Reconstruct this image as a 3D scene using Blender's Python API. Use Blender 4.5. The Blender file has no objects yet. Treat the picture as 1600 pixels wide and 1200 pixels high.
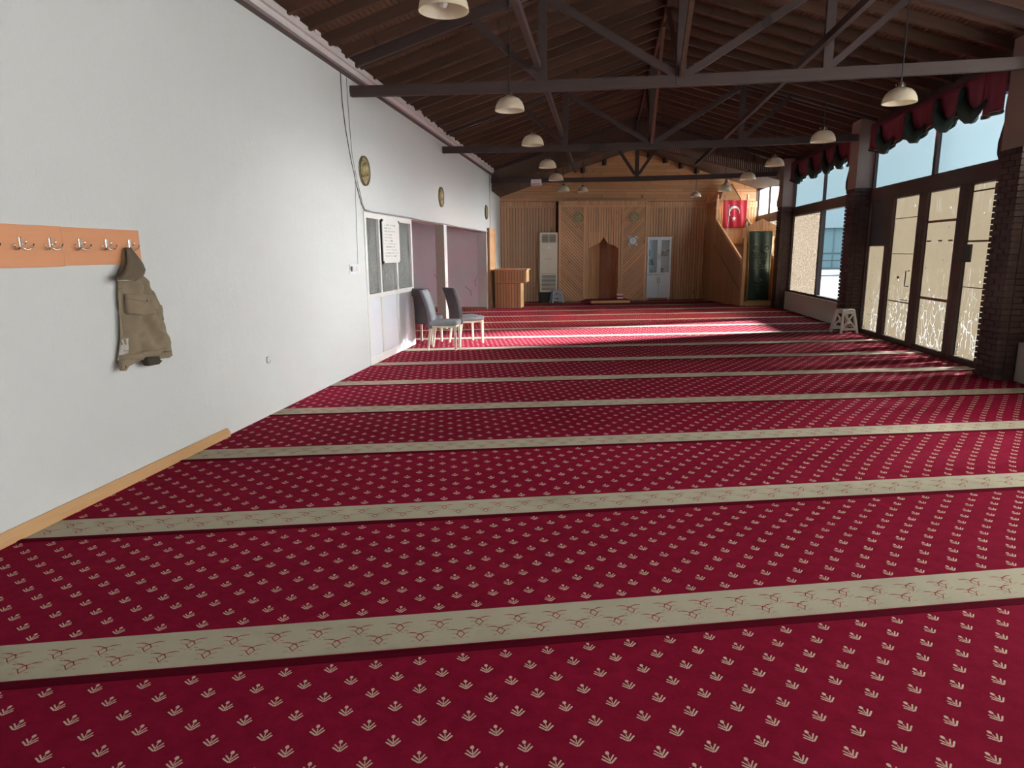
import bpy, math, random
from mathutils import Vector, Matrix
R_ = random.Random(7)
S = bpy.context.scene
COL = S.collection
TH = math.atan(.24); CT, ST = math.cos(TH), math.sin(TH)

# ------------------------------------------------------------------ camera
cam_d = bpy.data.cameras.new('camera'); cam = bpy.data.objects.new('camera', cam_d); COL.objects.link(cam)
cam_d.sensor_width = 36; cam_d.lens = 1045/1600*36; cam_d.clip_start = .05; cam_d.clip_end = 600
cam.matrix_world = Matrix(((.991071, -.017283, .132213, 0), (.133064, .191687, -.972394, 0), (-.008537, .981304, .192275, 1.5), (0, 0, 0, 1)))
S.camera = cam
# ------------------------------------------------------------------ world, sun, exposure
W = bpy.data.worlds.new('world'); S.world = W; W.use_nodes = True
bgn = W.node_tree.nodes['Background']
bgn.inputs[0].default_value = (.80, .93, 1, 1); bgn.inputs[1].default_value = 2.5
sd = bpy.data.lights.new('sun', 'SUN'); sd.energy = 95; sd.angle = math.radians(5); sd.color = (1, .95, .90)
sun = bpy.data.objects.new('sun', sd); COL.objects.link(sun)
sun.rotation_euler = Vector((-.85, -.42, -.268)).to_track_quat('-Z', 'Y').to_euler(); sun.location = (30, 20, 20)
S.view_settings.view_transform = 'Standard'; S.view_settings.look = 'None'; S.view_settings.gamma = 1
S.view_settings.use_curve_mapping = False; S.view_settings.exposure = 0.45
S.cycles.max_bounces = 10; S.cycles.diffuse_bounces = 6; S.cycles.transparent_max_bounces = 16
S.cycles.sample_clamp_indirect = 60; S.cycles.caustics_reflective = False; S.cycles.caustics_refractive = True
def portal(loc, rot, sx, sy):
    l = bpy.data.lights.new('portal', 'AREA'); l.shape = 'RECTANGLE'; l.size = sx; l.size_y = sy; l.cycles.is_portal = True
    o = bpy.data.objects.new('portal', l); COL.objects.link(o); o.location = loc; o.rotation_euler = rot

# ------------------------------------------------------------------ materials
MATS = {}
class NT:
    def __init__(s, name):
        s.m = bpy.data.materials.new(name); s.m.use_nodes = True; s.t = s.m.node_tree; s.n = s.t.nodes
        s.b = s.n['Principled BSDF']; s.out = s.n['Material Output']; MATS[name] = s.m
    def new(s, ty, **k):
        n = s.n.new(ty)
        for a, v in k.items(): setattr(n, a, v)
        return n
    def put(s, sock, v):
        if isinstance(v, bpy.types.NodeSocket): s.t.links.new(v, sock)
        else: sock.default_value = v
    def math(s, op, a, b=0., c=None, clamp=False):
        n = s.new('ShaderNodeMath', operation=op, use_clamp=clamp); s.put(n.inputs[0], a); s.put(n.inputs[1], b)
        if c is not None: s.put(n.inputs[2], c)
        return n.outputs[0]
    def mix(s, f, a, b, ty='MIX'):
        n = s.new('ShaderNodeMix', data_type='RGBA', blend_type=ty); s.put(n.inputs[0], f); s.put(n.inputs[6], a); s.put(n.inputs[7], b); return n.outputs[2]
    def coord(s, which='Object'): return s.new('ShaderNodeTexCoord').outputs[which]
    def mapping(s, v, scale=(1, 1, 1), loc=(0, 0, 0)):
        n = s.new('ShaderNodeMapping'); s.put(n.inputs[0], v); s.put(n.inputs[3], scale); s.put(n.inputs[1], loc); return n.outputs[0]
    def noise(s, v, scale, detail=3., rough=.55):
        n = s.new('ShaderNodeTexNoise'); s.put(n.inputs['Vector'], v); n.inputs['Scale'].default_value = scale
        n.inputs['Detail'].default_value = detail; n.inputs['Roughness'].default_value = rough; return n.outputs[0]
    def ramp(s, f, stops):
        n = s.new('ShaderNodeValToRGB'); s.put(n.inputs[0], f); e = n.color_ramp.elements
        while len(e) < len(stops): e.new(.5)
        for i, (p, c) in enumerate(stops): e[i].position = p; e[i].color = c if len(c) == 4 else (*c, 1)
        return n.outputs[0]
    def bump(s, h, st=.3, d=.01):
        n = s.new('ShaderNodeBump'); n.inputs['Strength'].default_value = st; n.inputs['Distance'].default_value = d; s.put(n.inputs['Height'], h)
        s.put(s.b.inputs['Normal'], n.outputs[0]); return n.outputs[0]
    def setp(s, **k):
        for a, v in k.items(): s.put(s.b.inputs[a.replace('_', ' ')], v)
def rgba(c): return (*c, 1)
def plain(name, c, rough=.6, metal=0., var=.0, bump=0., bs=60.):
    t = NT(name); t.setp(Roughness=rough, Metallic=metal)
    co = t.coord()
    nz = t.noise(co, bs if bump else 8., 4)
    col = t.mix(t.math('MULTIPLY', nz, 1.), rgba([x*(1-var) for x in c]), rgba([min(1, x*(1+var)) for x in c]))
    t.setp(Base_Color=col)
    if bump: t.bump(nz, bump, .01)
    return t.m
def wood(name, c1, c2, axis='z', rough=.45, var=.25, sc=1.):
    t = NT(name); oi = t.new('ShaderNodeObjectInfo'); rnd = oi.outputs['Random']
    co = t.coord()
    add = t.new('ShaderNodeVectorMath', operation='ADD'); t.put(add.inputs[0], co)
    cmb = t.new('ShaderNodeCombineXYZ'); 
    for i in range(3): t.put(cmb.inputs[i], t.math('MULTIPLY', rnd, 17.+i*5))
    t.put(add.inputs[1], cmb.outputs[0])
    k = {'x': (1.2, 14, 14), 'y': (14, 1.2, 14), 'z': (14, 14, 1.2)}[axis]
    v = t.mapping(add.outputs[0], tuple(x*sc for x in k))
    g = t.noise(v, 2.2, 6, .62); kn = t.noise(t.mapping(add.outputs[0], (3, 3, 1.3)), 1.6, 2)
    col = t.mix(t.math('MULTIPLY', g, 1.), rgba(c1), rgba(c2))
    col = t.mix(t.ramp(kn, [(.68, (0, 0, 0)), (.78, (1, 1, 1))]), col, rgba([x*.45 for x in c1]))
    hsv = t.new('ShaderNodeHueSaturation'); t.put(hsv.inputs['Color'], col)
    t.put(hsv.inputs['Value'], t.math('ADD', 1-var/2, t.math('MULTIPLY', rnd, var)))
    t.setp(Base_Color=hsv.outputs[0], Roughness=rough); t.bump(g, .12, .004)
    return t.m
pine = wood('pine', (.52, .26, .12), (.74, .42, .215), rough=.38)
pine_x = wood('pine_x', (.46, .215, .09), (.64, .335, .155), 'x', rough=.42)
pine_l = wood('pine_light', (.52, .29, .13), (.68, .42, .21), rough=.45)
pine_dk = wood('pine_dark', (.30, .13, .065), (.42, .20, .10), rough=.42)
groove_dk = wood('groove_wood', (.07, .028, .014), (.10, .045, .022))
niche_dk = wood('niche_shaded_wood', (.30, .11, .055), (.40, .17, .085), rough=.5)
roofw = wood('roof_wood', (.050, .021, .013), (.12, .052, .030), 'x', rough=.75, var=.4)
deckw = wood('deck_wood', (.080, .034, .020), (.17, .075, .040), 'y', rough=.8, var=.2)
truss_m = wood('truss_wood', (.034, .019, .018), (.064, .038, .034), 'x', rough=.6, var=.15)
framew = wood('frame_wood', (.034, .016, .014), (.062, .03, .026), 'z', rough=.5, var=.15)
gablew = wood('gable_wood', (.07, .038, .026), (.14, .078, .05), 'z', rough=.7, var=.15)
board_w = wood('beech_laminate', (.60, .26, .13), (.72, .34, .18), 'y', rough=.4, var=.04, sc=.6)
skirt_w = wood('skirt_wood', (.52, .29, .13), (.66, .40, .2), 'y', rough=.5)
def plaster(name, c, var=.06):
    t = NT(name); co = t.coord()
    a = t.noise(t.mapping(co, (1, 1, .28)), 9, 6, .65); b = t.noise(co, .6, 3); d = t.noise(t.mapping(co, (1, 2.2, .5)), 45, 4, .7)
    col = t.mix(b, rgba([x*(1-var) for x in c]), rgba(c)); col = t.mix(t.math('MULTIPLY', a, .25), col, rgba([x*.88 for x in c]))
    sp = t.ramp(t.noise(co, 24, 2), [(.76, (0, 0, 0)), (.79, (1, 1, 1))])
    col = t.mix(t.math('MULTIPLY', sp, .2), col, (.3, .29, .27, 1))
    t.setp(Base_Color=col, Roughness=.85); t.bump(t.math('ADD', a, t.math('MULTIPLY', d, .8)), .35, .012); return t.m
white_pl = plaster('white_plaster', (.625, .645, .65)); mauve_pl = plaster('mauve_plaster', (.78, .76, .83)); beige_pl = plaster('beige_plaster', (.42, .36, .32))
column_pl = plaster('column_plaster', (.28, .195, .165))
white_paint = plain('white_paint', (.80, .80, .79), .45, var=.04)
white_gloss = plain('white_lacquer', (.78, .81, .88), .3, var=.02)
cornice_m = plain('cornice_paint', (.60, .55, .55), .7, var=.12, bump=.2, bs=18)
brick_m = None
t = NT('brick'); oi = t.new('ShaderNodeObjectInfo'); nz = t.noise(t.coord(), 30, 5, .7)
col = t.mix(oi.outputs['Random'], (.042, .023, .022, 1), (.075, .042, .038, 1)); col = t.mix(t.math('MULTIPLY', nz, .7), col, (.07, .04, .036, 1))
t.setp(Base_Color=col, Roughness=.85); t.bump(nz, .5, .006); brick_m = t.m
mortar = plain('mortar', (.06, .042, .038), .95, var=.2, bump=.4)
metal_cream = plain('enamel_cream', (.72, .66, .55), .35, var=.02)
dark_pl = plain('dark_plastic', (.03, .03, .035), .5)
chrome = plain('chrome', (.75, .74, .72), .18, 1.)
brass = plain('brass', (.30, .25, .14), .5, .35, var=.35, bump=.3, bs=40); brass_hi = plain('brass_polished', (.55, .45, .24), .35, .6); brass_dk = plain('brass_dark', (.10, .075, .04), .5, .7)
stool_m = plain('plastic_grey', (.62, .63, .62), .45); stool_b = plain('plastic_bluegrey', (.40, .44, .50), .45)
red_cloth = plain('flag_red', (.50, .008, .028), .7, var=.1); white_cloth = plain('white_cloth', (.78, .76, .78), .8)
val_red = plain('valance_red', (.17, .018, .038), .8, var=.25, bump=.3, bs=90); val_grn = plain('valance_green', (.010, .040, .032), .7, var=.3, bump=.3, bs=90)
val_trim = plain('valance_trim', (.35, .27, .18), .5, .3); ban_grn = plain('banner_green', (.010, .036, .022), .6, var=.3); gold_thr = plain('gold_thread', (.42, .33, .13), .45, .5)
ban_thr = plain('banner_thread', (.22, .23, .15), .55)
tail_m = plain('drape_brown', (.07, .035, .03), .85, var=.3)
fab_dk = None
def fabric(name, c):
    t = NT(name); co = t.coord(); a = t.noise(co, 9, 3); b = t.noise(co, 260, 2)
    t.setp(Base_Color=t.mix(a, rgba([x*.75 for x in c]), rgba([x*1.25 for x in c])), Roughness=.95); t.setp(**{'Sheen_Weight': .08}); t.bump(b, .3, .003); return t.m
fab_dk = fabric('grey_fabric', (.12, .108, .125)); fab_lt = fabric('pale_grey_fabric', (.25, .27, .30))
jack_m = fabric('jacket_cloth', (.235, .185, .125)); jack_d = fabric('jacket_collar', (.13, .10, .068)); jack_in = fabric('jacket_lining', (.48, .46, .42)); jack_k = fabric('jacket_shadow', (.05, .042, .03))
ink = plain('ink', (.18, .19, .22), .8); paper = plain('paper', (.80, .80, .78), .7); cable = plain('cable_grey', (.30, .29, .30), .6); cable_b = plain('cable_brown', (.09, .06, .055), .6)
book_cols = [plain('book_%s' % n, c, .6) for n, c in (('green', (.05, .12, .09)), ('brown', (.16, .08, .05)), ('cream', (.55, .5, .4)), ('navy', (.04, .06, .14)), ('grey', (.3, .3, .3)))]
# opal lamp glass
t = NT('opal_glass'); t.setp(Base_Color=(.80, .72, .58, 1), Roughness=.28)
t.setp(**{'Transmission_Weight': 0.})
tr = t.new('ShaderNodeBsdfTranslucent'); tr.inputs[0].default_value = (.8, .70, .5, 1); mx = t.new('ShaderNodeMixShader'); mx.inputs[0].default_value = .35
t.t.links.new(t.b.outputs[0], mx.inputs[1]); t.t.links.new(tr.outputs[0], mx.inputs[2]); t.t.links.new(mx.outputs[0], t.out.inputs[0]); opal = t.m
# glass kinds
def translucent(name, col_fn, clear_fn=None, refr_fn=None, gloss=.04, clear_col=(.9, .95, 1), refr=None, rough=.5, refl=.10):
    t = NT(name); tr = t.new('ShaderNodeBsdfTranslucent'); t.put(tr.inputs[0], col_fn(t))
    df = t.new('ShaderNodeBsdfDiffuse'); df.inputs[0].default_value = (refl, refl, refl, 1)
    a = t.new('ShaderNodeAddShader'); t.t.links.new(tr.outputs[0], a.inputs[0]); t.t.links.new(df.outputs[0], a.inputs[1])
    if refr:                                    # rough forward-scattering share of the textured glass
        rf = t.new('ShaderNodeBsdfRefraction'); t.put(rf.inputs['Color'], refr_fn(t) if refr_fn else rgba(refr)); rf.inputs['Roughness'].default_value = rough; rf.inputs['IOR'].default_value = 1.35
        a2 = t.new('ShaderNodeAddShader'); t.t.links.new(a.outputs[0], a2.inputs[0]); t.t.links.new(rf.outputs[0], a2.inputs[1]); a = a2
    g = t.new('ShaderNodeBsdfGlossy'); g.inputs['Roughness'].default_value = .25
    m = t.new('ShaderNodeMixShader'); m.inputs[0].default_value = gloss; t.t.links.new(a.outputs[0], m.inputs[1]); t.t.links.new(g.outputs[0], m.inputs[2]); last = m.outputs[0]
    if clear_fn:
        tp = t.new('ShaderNodeBsdfTransparent'); tp.inputs[0].default_value = rgba(clear_col)
        m2 = t.new('ShaderNodeMixShader'); t.put(m2.inputs[0], clear_fn(t)); t.t.links.new(last, m2.inputs[1]); t.t.links.new(tp.outputs[0], m2.inputs[2]); last = m2.outputs[0]
    t.t.links.new(last, t.out.inputs[0]); return t.m
def frost_col(t): return t.mix(t.noise(t.coord(), 60, 2), (.009, .015, .018, 1), (.013, .019, .022, 1))
frost = translucent('frosted_glass', frost_col, refr=(.50, .54, .555), rough=.62)
frost_b = translucent('white_frosted_glass', lambda t: (.235, .248, .245, 1))
frost_f = translucent('far_frosted_glass', lambda t: (.12, .13, .13, 1), refr=(.52, .58, .60), rough=.7)
def film_col(t):
    v = t.mapping(t.coord(), (1, 1.0, .28)); n = t.noise(v, 26, 3)
    b = t.noise(t.mapping(t.coord(), (1, .15, 9)), 2, 2)
    c = t.mix(t.noise(t.coord(), 2.2, 3), (.0105, .009, .0058, 1), (.0138, .0118, .0080, 1))
    return t.mix(t.math('MULTIPLY', n, .35), c, (.0175, .0155, .012, 1))
def film_tear(t):
    co = t.coord(); sep = t.new('ShaderNodeSeparateXYZ'); t.put(sep.inputs[0], co); z = sep.outputs[2]
    vo = t.new('ShaderNodeTexVoronoi', feature='DISTANCE_TO_EDGE'); wv = t.mapping(co, (1, 1, .42))
    wn = t.new('ShaderNodeVectorMath', operation='ADD'); t.put(wn.inputs[0], wv)
    nn = t.new('ShaderNodeTexNoise'); t.put(nn.inputs['Vector'], co); nn.inputs['Scale'].default_value = 9
    sc = t.new('ShaderNodeVectorMath', operation='SCALE'); t.put(sc.inputs[0], nn.outputs[1]); sc.inputs[3].default_value = .12; t.put(wn.inputs[1], sc.outputs[0])
    t.put(vo.inputs['Vector'], wn.outputs[0]); vo.inputs['Scale'].default_value = 8.5
    wid = t.math('MULTIPLY', t.math('SUBTRACT', .95, z), .038)      # tears are widest at the foot of the film
    crack = t.math('LESS_THAN', vo.outputs[0], wid)
    patch = t.math('GREATER_THAN', t.noise(co, 3.5, 2), .41)
    crack = t.math('MULTIPLY', crack, patch)
    v2 = t.new('ShaderNodeTexVoronoi'); t.put(v2.inputs['Vector'], t.mapping(co, (1, 1.4, .8))); v2.inputs['Scale'].default_value = 6.
    hole = t.math('LESS_THAN', v2.outputs[0], .10)
    scr = t.math('GREATER_THAN', t.noise(t.mapping(co, (1, 1, .05)), 48, 2), .60)
    scr = t.math('MULTIPLY', scr, t.math('LESS_THAN', t.noise(co, 5, 2), .5))
    scr = t.math('MULTIPLY', scr, .22)
    return t.math('MULTIPLY', t.math('MAXIMUM', t.math('MAXIMUM', crack, hole), scr), .8)
film = translucent('torn_brown_film', film_col, film_tear, clear_col=(.45, .48, .5), refl=.16)
def rip_col(t):
    v = t.mapping(t.coord(), (1, .55, 1.8)); n = t.noise(v, 30, 3, .6)
    return t.ramp(n, [(.40, (.006, .004, .002)), (.52, (.016, .013, .009)), (.62, (.05, .047, .042))])
def rip_ref(t):
    n = t.noise(t.mapping(t.coord(), (1, .5, 1.6)), 17, 3, .6)
    return t.ramp(n, [(.40, (.12, .085, .05)), (.50, (.33, .25, .155)), (.57, (.85, .82, .76))])
ripple = translucent('rippled_amber_glass', rip_col, refr=(1, 1, 1), rough=.55, refr_fn=rip_ref)
def rip_dk(t): return (.02, .02, .02, 1)
t = NT('tinted_clear_glass'); tp = t.new('ShaderNodeBsdfTransparent'); tp.inputs[0].default_value = (.40, .46, .48, 1)
g = t.new('ShaderNodeBsdfGlossy'); g.inputs['Roughness'].default_value = .02; m = t.new('ShaderNodeMixShader'); m.inputs[0].default_value = .03
t.t.links.new(tp.outputs[0], m.inputs[1]); t.t.links.new(g.outputs[0], m.inputs[2]); t.t.links.new(m.outputs[0], t.out.inputs[0]); clear = t.m
t = NT('cabinet_glass'); tp = t.new('ShaderNodeBsdfTransparent'); tp.inputs[0].default_value = (.8, .84, .86, 1)
g = t.new('ShaderNodeBsdfGlossy'); g.inputs['Roughness'].default_value = .1; m = t.new('ShaderNodeMixShader'); m.inputs[0].default_value = .04
t.t.links.new(tp.outputs[0], m.inputs[1]); t.t.links.new(g.outputs[0], m.inputs[2]); t.t.links.new(m.outputs[0], t.out.inputs[0]); cabglass = t.m
t = NT('rippled_grey_glass'); n = t.noise(t.mapping(t.coord(), (1, 1.4, .8)), 28, 3, .6)
t.setp(Base_Color=(.10, .10, .095, 1), Roughness=.16); t.bump(n, 1., .03); ripgrey = t.m

# carpet with woven motifs; UV holds (u along the bands, t from the seam), both in metres
PER = 1.352
def carpet_mat():
    t = NT('carpet'); uvn = t.coord('UV'); sp = t.new('ShaderNodeSeparateXYZ'); t.put(sp.inputs[0], uvn); U, T = sp.outputs[0], sp.outputs[1]
    def cell(t0, dv, du):
        j = t.math('DIVIDE', t.math('SUBTRACT', T, t0-dv/2), dv); row = t.math('FLOOR', j)
        fy = t.math('MULTIPLY', t.math('SUBTRACT', t.math('FRACT', j), .5), dv)
        uu = t.math('ADD', t.math('DIVIDE', U, du), t.math('MULTIPLY', t.math('FLOORED_MODULO', row, 2.), .5))
        fx = t.math('ABSOLUTE', t.math('MULTIPLY', t.math('SUBTRACT', t.math('FRACT', uu), .5), du)); return fx, fy
    def seg(x, y, ax, ay, bx, by, w):
        L2 = (bx-ax)**2+(by-ay)**2; dx, dy = bx-ax, by-ay
        px = t.math('SUBTRACT', x, ax); py = t.math('SUBTRACT', y, ay)
        h = t.math('ADD', t.math('MULTIPLY', px, dx/L2), t.math('MULTIPLY', py, dy/L2), clamp=True)
        ex = t.math('SUBTRACT', px, t.math('MULTIPLY', h, dx)); ey = t.math('SUBTRACT', py, t.math('MULTIPLY', h, dy))
        d2 = t.math('ADD', t.math('MULTIPLY', ex, ex), t.math('MULTIPLY', ey, ey)); return t.math('LESS_THAN', d2, w*w)
    def mx(l):
        o = l[0]
        for q in l[1:]: o = t.math('MAXIMUM', o, q)
        return o
    x, y = cell(.347, .0875, .1625)
    bud = t.math('LESS_THAN', t.math('ADD', t.math('POWER', t.math('DIVIDE', x, .0062), 2.), t.math('POWER', t.math('DIVIDE', t.math('SUBTRACT', y, .019), .0085), 2.)), 1.)
    mot = mx([bud, seg(x, y, .0045, -.009, .0165, .008, .0023), seg(x, y, .003, -.024, .0215, -.005, .0028), seg(x, y, .002, -.014, .010, -.003, .0012), seg(x, y, 0, -.024, 0, .008, .0014)])
    x2, y2 = cell(.200, .080, .1625)
    rr = t.math('ADD', t.math('DIVIDE', x2, .0165), t.math('DIVIDE', t.math('ABSOLUTE', y2), .0265))
    ring = t.math('MULTIPLY', t.math('LESS_THAN', rr, 1.12), t.math('GREATER_THAN', rr, .86))
    orn = mx([ring, seg(x2, y2, 0, .022, .018, .033, .0019), seg(x2, y2, .018, .033, .036, .0375, .0028), seg(x2, y2, .036, .0375, .051, .036, .0018), seg(x2, y2, .014, 0, .027, .007, .0012), seg(x2, y2, .027, .007, .038, .0075, .0011),
              seg(x2, y2, 0, .021, .011, .018, .0015), seg(x2, y2, .020, -.024, .034, -.027, .0011), seg(x2, y2, .006, -.034, .014, -.036, .001)])
    orn = t.math('MULTIPLY', orn, t.math('MULTIPLY', t.math('GREATER_THAN', T, .085), t.math('LESS_THAN', T, .240)))
    band = t.math('MULTIPLY', t.math('GREATER_THAN', T, .047), t.math('LESS_THAN', T, .298))
    field = t.math('GREATER_THAN', T, .305); mot = t.math('MULTIPLY', mot, field)
    co = t.coord(); big = t.noise(co, 1.7, 4, .6); pile = t.noise(co, 420, 2, .6); mid = t.noise(co, 14, 4, .65)
    red = t.mix(big, (.175, .0060, .024, 1), (.265, .0092, .037, 1)); red = t.mix(t.math('MULTIPLY', t.ramp(mid, [(.35, (0, 0, 0)), (.7, (1, 1, 1))]), .55), red, (.13, .004, .015, 1))
    grey = t.mix(mid, (.40, .36, .27, 1), (.47, .43, .33, 1)); grey = t.mix(t.ramp(big, [(.5, (0, 0, 0)), (.7, (.5, .5, .5))]), grey, (.27, .26, .19, 1))
    c = t.mix(band, red, grey); c = t.mix(orn, c, (.24, .014, .03, 1)); c = t.mix(mot, c, (.56, .42, .34, 1))
    c = t.mix(t.math('LESS_THAN', T, .040), c, (.075, .003, .010, 1))
    c = t.mix(t.math('MULTIPLY', t.math('SUBTRACT', pile, .5), .5), c, (0, 0, 0, 1))
    t.setp(Base_Color=c, Roughness=.95); t.setp(**{'Sheen_Weight': .0, 'Specular_IOR_Level': .03})
    t.bump(t.math('ADD', pile, t.math('MULTIPLY', mid, .6)), .5, .004); return t.m
carpet_m = carpet_mat()

# ------------------------------------------------------------------ geometry helpers
class MB:
    def __init__(s): s.v = []; s.f = []
    def add(s, vs, fs):
        b = len(s.v); s.v += [tuple(p) for p in vs]; s.f += [tuple(b+i for i in q) for q in fs]; return s
    def box(s, x0, x1, y0, y1, z0, z1, M=None):
        vs = [(x, y, z) for x in (x0, x1) for y in (y0, y1) for z in (z0, z1)]
        if M is not None: vs = [M @ Vector(p) for p in vs]
        return s.add(vs, [(0, 1, 3, 2), (4, 6, 7, 5), (0, 4, 5, 1), (2, 3, 7, 6), (0, 2, 6, 4), (1, 5, 7, 3)])
    def bar(s, p, q, w, h, up=(0, 0, 1)):
        p, q = Vector(p), Vector(q); d = (q-p); L = d.length; d.normalize(); up = Vector(up)
        sd_ = d.cross(up)
        if sd_.length < 1e-4: sd_ = d.cross(Vector((0, 1, 0)))
        sd_.normalize(); u = sd_.cross(d)
        vs = [c+sd_*a*w/2+u*b*h/2 for c in (p, q) for a, b in ((-1, -1), (1, -1), (1, 1), (-1, 1))]
        return s.add(vs, [(3, 2, 1, 0), (4, 5, 6, 7), (0, 1, 5, 4), (1, 2, 6, 5), (2, 3, 7, 6), (3, 0, 4, 7)])
    def tube(s, pts, r, n=8):
        pts = [Vector(p) for p in pts]; rs = r if isinstance(r, (list, tuple)) else [r]*len(pts); rings = []
        for i, p in enumerate(pts):
            d = (pts[min(i+1, len(pts)-1)]-pts[max(i-1, 0)]).normalized()
            a = d.cross(Vector((0, 0, 1)) if abs(d.z) < .9 else Vector((1, 0, 0))).normalized(); b = d.cross(a)
            rings.append([p+(a*math.cos(2*math.pi*k/n)+b*math.sin(2*math.pi*k/n))*rs[i] for k in range(n)])
        b0 = len(s.v)
        for r_ in rings: s.v += [tuple(q) for q in r_]
        for i in range(len(rings)-1):
            for k in range(n): s.f.append((b0+i*n+k, b0+i*n+(k+1) % n, b0+(i+1)*n+(k+1) % n, b0+(i+1)*n+k))
        s.f.append(tuple(b0+k for k in range(n))[::-1]); s.f.append(tuple(b0+(len(rings)-1)*n+k for k in range(n))); return s
    def lathe(s, prof, n=24, c=(0, 0, 0), M=None):
        b0 = len(s.v)
        for r, z in prof:
            for k in range(n):
                p = Vector((c[0]+r*math.cos(2*math.pi*k/n), c[1]+r*math.sin(2*math.pi*k/n), c[2]+z))
                s.v.append(tuple(M @ p if M is not None else p))
        for i in range(len(prof)-1):
            for k in range(n): s.f.append((b0+i*n+k, b0+i*n+(k+1) % n, b0+(i+1)*n+(k+1) % n, b0+(i+1)*n+k))
        return s
    def prism(s, poly, ax, lo, hi):
        n = len(poly)
        def P(a, b, c): return {'x': (c, a, b), 'y': (a, c, b), 'z': (a, b, c)}[ax]
        s.add([P(a, b, lo) for a, b in poly]+[P(a, b, hi) for a, b in poly], [tuple(range(n)), tuple(range(2*n-1, n-1, -1))]+[(i, i+n, (i+1) % n+n, (i+1) % n) for i in range(n)]); return s
    def build(s, name, mat, parent=None, smooth=False, bevel=0., loc=None, rot=None, fix=True):
        me = bpy.data.meshes.new(name); me.from_pydata(s.v, [], s.f); me.update()
        if fix:
            import bmesh
            bm = bmesh.new(); bm.from_mesh(me); bmesh.ops.recalc_face_normals(bm, faces=bm.faces); bm.to_mesh(me); bm.free()
        me.materials.append(mat); o = bpy.data.objects.new(name, me); COL.objects.link(o)
        if smooth: me.shade_smooth()
        if smooth == 'auto': me.set_sharp_from_angle(angle=math.radians(40))
        if bevel: b = o.modifiers.new('bevel', 'BEVEL'); b.width = bevel; b.segments = 2; b.limit_method = 'ANGLE'
        if parent: o.parent = parent
        if loc: o.location = loc
        if rot: o.rotation_euler = rot
        return o
def tag(o, label=None, cat=None, group=None, kind=None):
    if label: o['label'] = label
    if cat: o['category'] = cat
    if group: o['group'] = group
    if kind: o['kind'] = kind
    return o
def thing(name, label, cat, loc=(0, 0, 0), rz=0., group=None):
    o = bpy.data.objects.new(name, None); COL.objects.link(o); o.location = loc; o.rotation_euler = (0, 0, rz); o.empty_display_size = .1
    return tag(o, label, cat, group)
def copy_thing(src, loc, rz=0., label=None):
    def rec(o, par):
        c = o.copy(); COL.objects.link(c)
        if par: c.parent = par
        for ch in list(kids.get(o, [])): rec(ch, c)
        return c
    kids = {}
    for o in list(COL.objects):
        if o.parent: kids.setdefault(o.parent, []).append(o)
    r = rec(src, None); r.location = loc; r.rotation_euler = (0, 0, rz)
    if label: r['label'] = label
    return r
def clip(poly, a, b, c):           # keep a*x+b*y<=c
    out = []
    for i in range(len(poly)):
        p, q = poly[i], poly[(i+1) % len(poly)]; dp = a*p[0]+b*p[1]-c; dq = a*q[0]+b*q[1]-c
        if dp <= 0: out.append(p)
        if dp*dq < 0: k = dp/(dp-dq); out.append((p[0]+(q[0]-p[0])*k, p[1]+(q[1]-p[1])*k))
    return out
def cliprect(poly, x0, x1, y0, y1):
    for a, b, c in ((-1, 0, -x0), (1, 0, x1), (0, -1, -y0), (0, 1, y1)):
        if len(poly) < 3: return []
        poly = clip(poly, a, b, c)
    return poly
_pc = {}
def piece(name, dims, loc, mat, parent, rot=None):
    k = (name, tuple(round(d, 3) for d in dims), mat.name)
    if k not in _pc:
        a, b, c = [d/2 for d in dims]; m = MB().box(-a, a, -b, b, -c, c); o = m.build(name, mat, parent, loc=loc, rot=rot, fix=False); _pc[k] = o.data; return o
    o = bpy.data.objects.new(name, _pc[k]); COL.objects.link(o); o.parent = parent; o.location = loc
    if rot: o.rotation_euler = rot
    return o
def qw(u, v, z=0.): return (u*CT-v*ST, u*ST+v*CT, z)     # qibla-aligned frame -> world

# ------------------------------------------------------------------ setting: shell
XL, XR = -3.13, 4.83
YB = -4.0
tag(MB().box(-7.2, 5.05, YB-.2, 24, -.25, -.014).build('floor', mortar), kind='structure')
# left wall
m = MB(); m.box(XL-.25, XL, YB, 8.70, 0, 3.72); m.box(XL-.25, XL, 8.70, 18.15, 2.05, 3.72); m.box(XL-.25, XL, 18.15, 21.2, 0, 3.72)
wl = tag(m.build('wall_left', white_pl), kind='structure')
MB().box(XL-.17, XL+.005, 13.2, 13.45, 0, 2.05).build('post', beige_pl, wl); MB().box(XL+.004, XL+.008, 13.2, 13.45, 0, 2.05).build('post_face', white_pl, wl)
# alcove
m = MB(); m.box(-7.2, XL-.25, 18.2, 18.35, 0, 2.5); m.box(-7.2, -7.05, 8.3, 18.2, 0, 2.5); m.box(-7.2, XL-.25, 8.15, 8.3, 0, 2.5); m.box(-7.2, XL-.25, 8.15, 18.35, 2.4, 2.5)
wa = tag(m.build('wall_alcove', mauve_pl), kind='structure')
def squiggle(pts, r, name, mat, par):  return MB().tube(pts, r, 5).build(name, mat, par)
for pts in ([(-4.6, 18.195, .95), (-4.54, 18.195, .83), (-4.5, 18.195, .74), (-4.52, 18.195, .55), (-4.47, 18.195, .4)], [(-3.75, 18.195, .62), (-3.68, 18.195, .55), (-3.6, 18.195, .5), (-3.58, 18.195, .36)], [(-4.3, 18.195, .42), (-4.22, 18.195, .36)], [(-4.1, 18.195, .33), (-4.03, 18.195, .28)], [(-3.4, 18.195, .9), (-3.47, 18.195, .78), (-3.45, 18.195, .6)]):
    MB().tube(pts, .006, 5).build('wall_crack', jack_k, wa)
MB().box(-7.0, XL-.02, 18.14, 18.2, -.005, .05).build('baseboard', pine_dk, wa)
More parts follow.
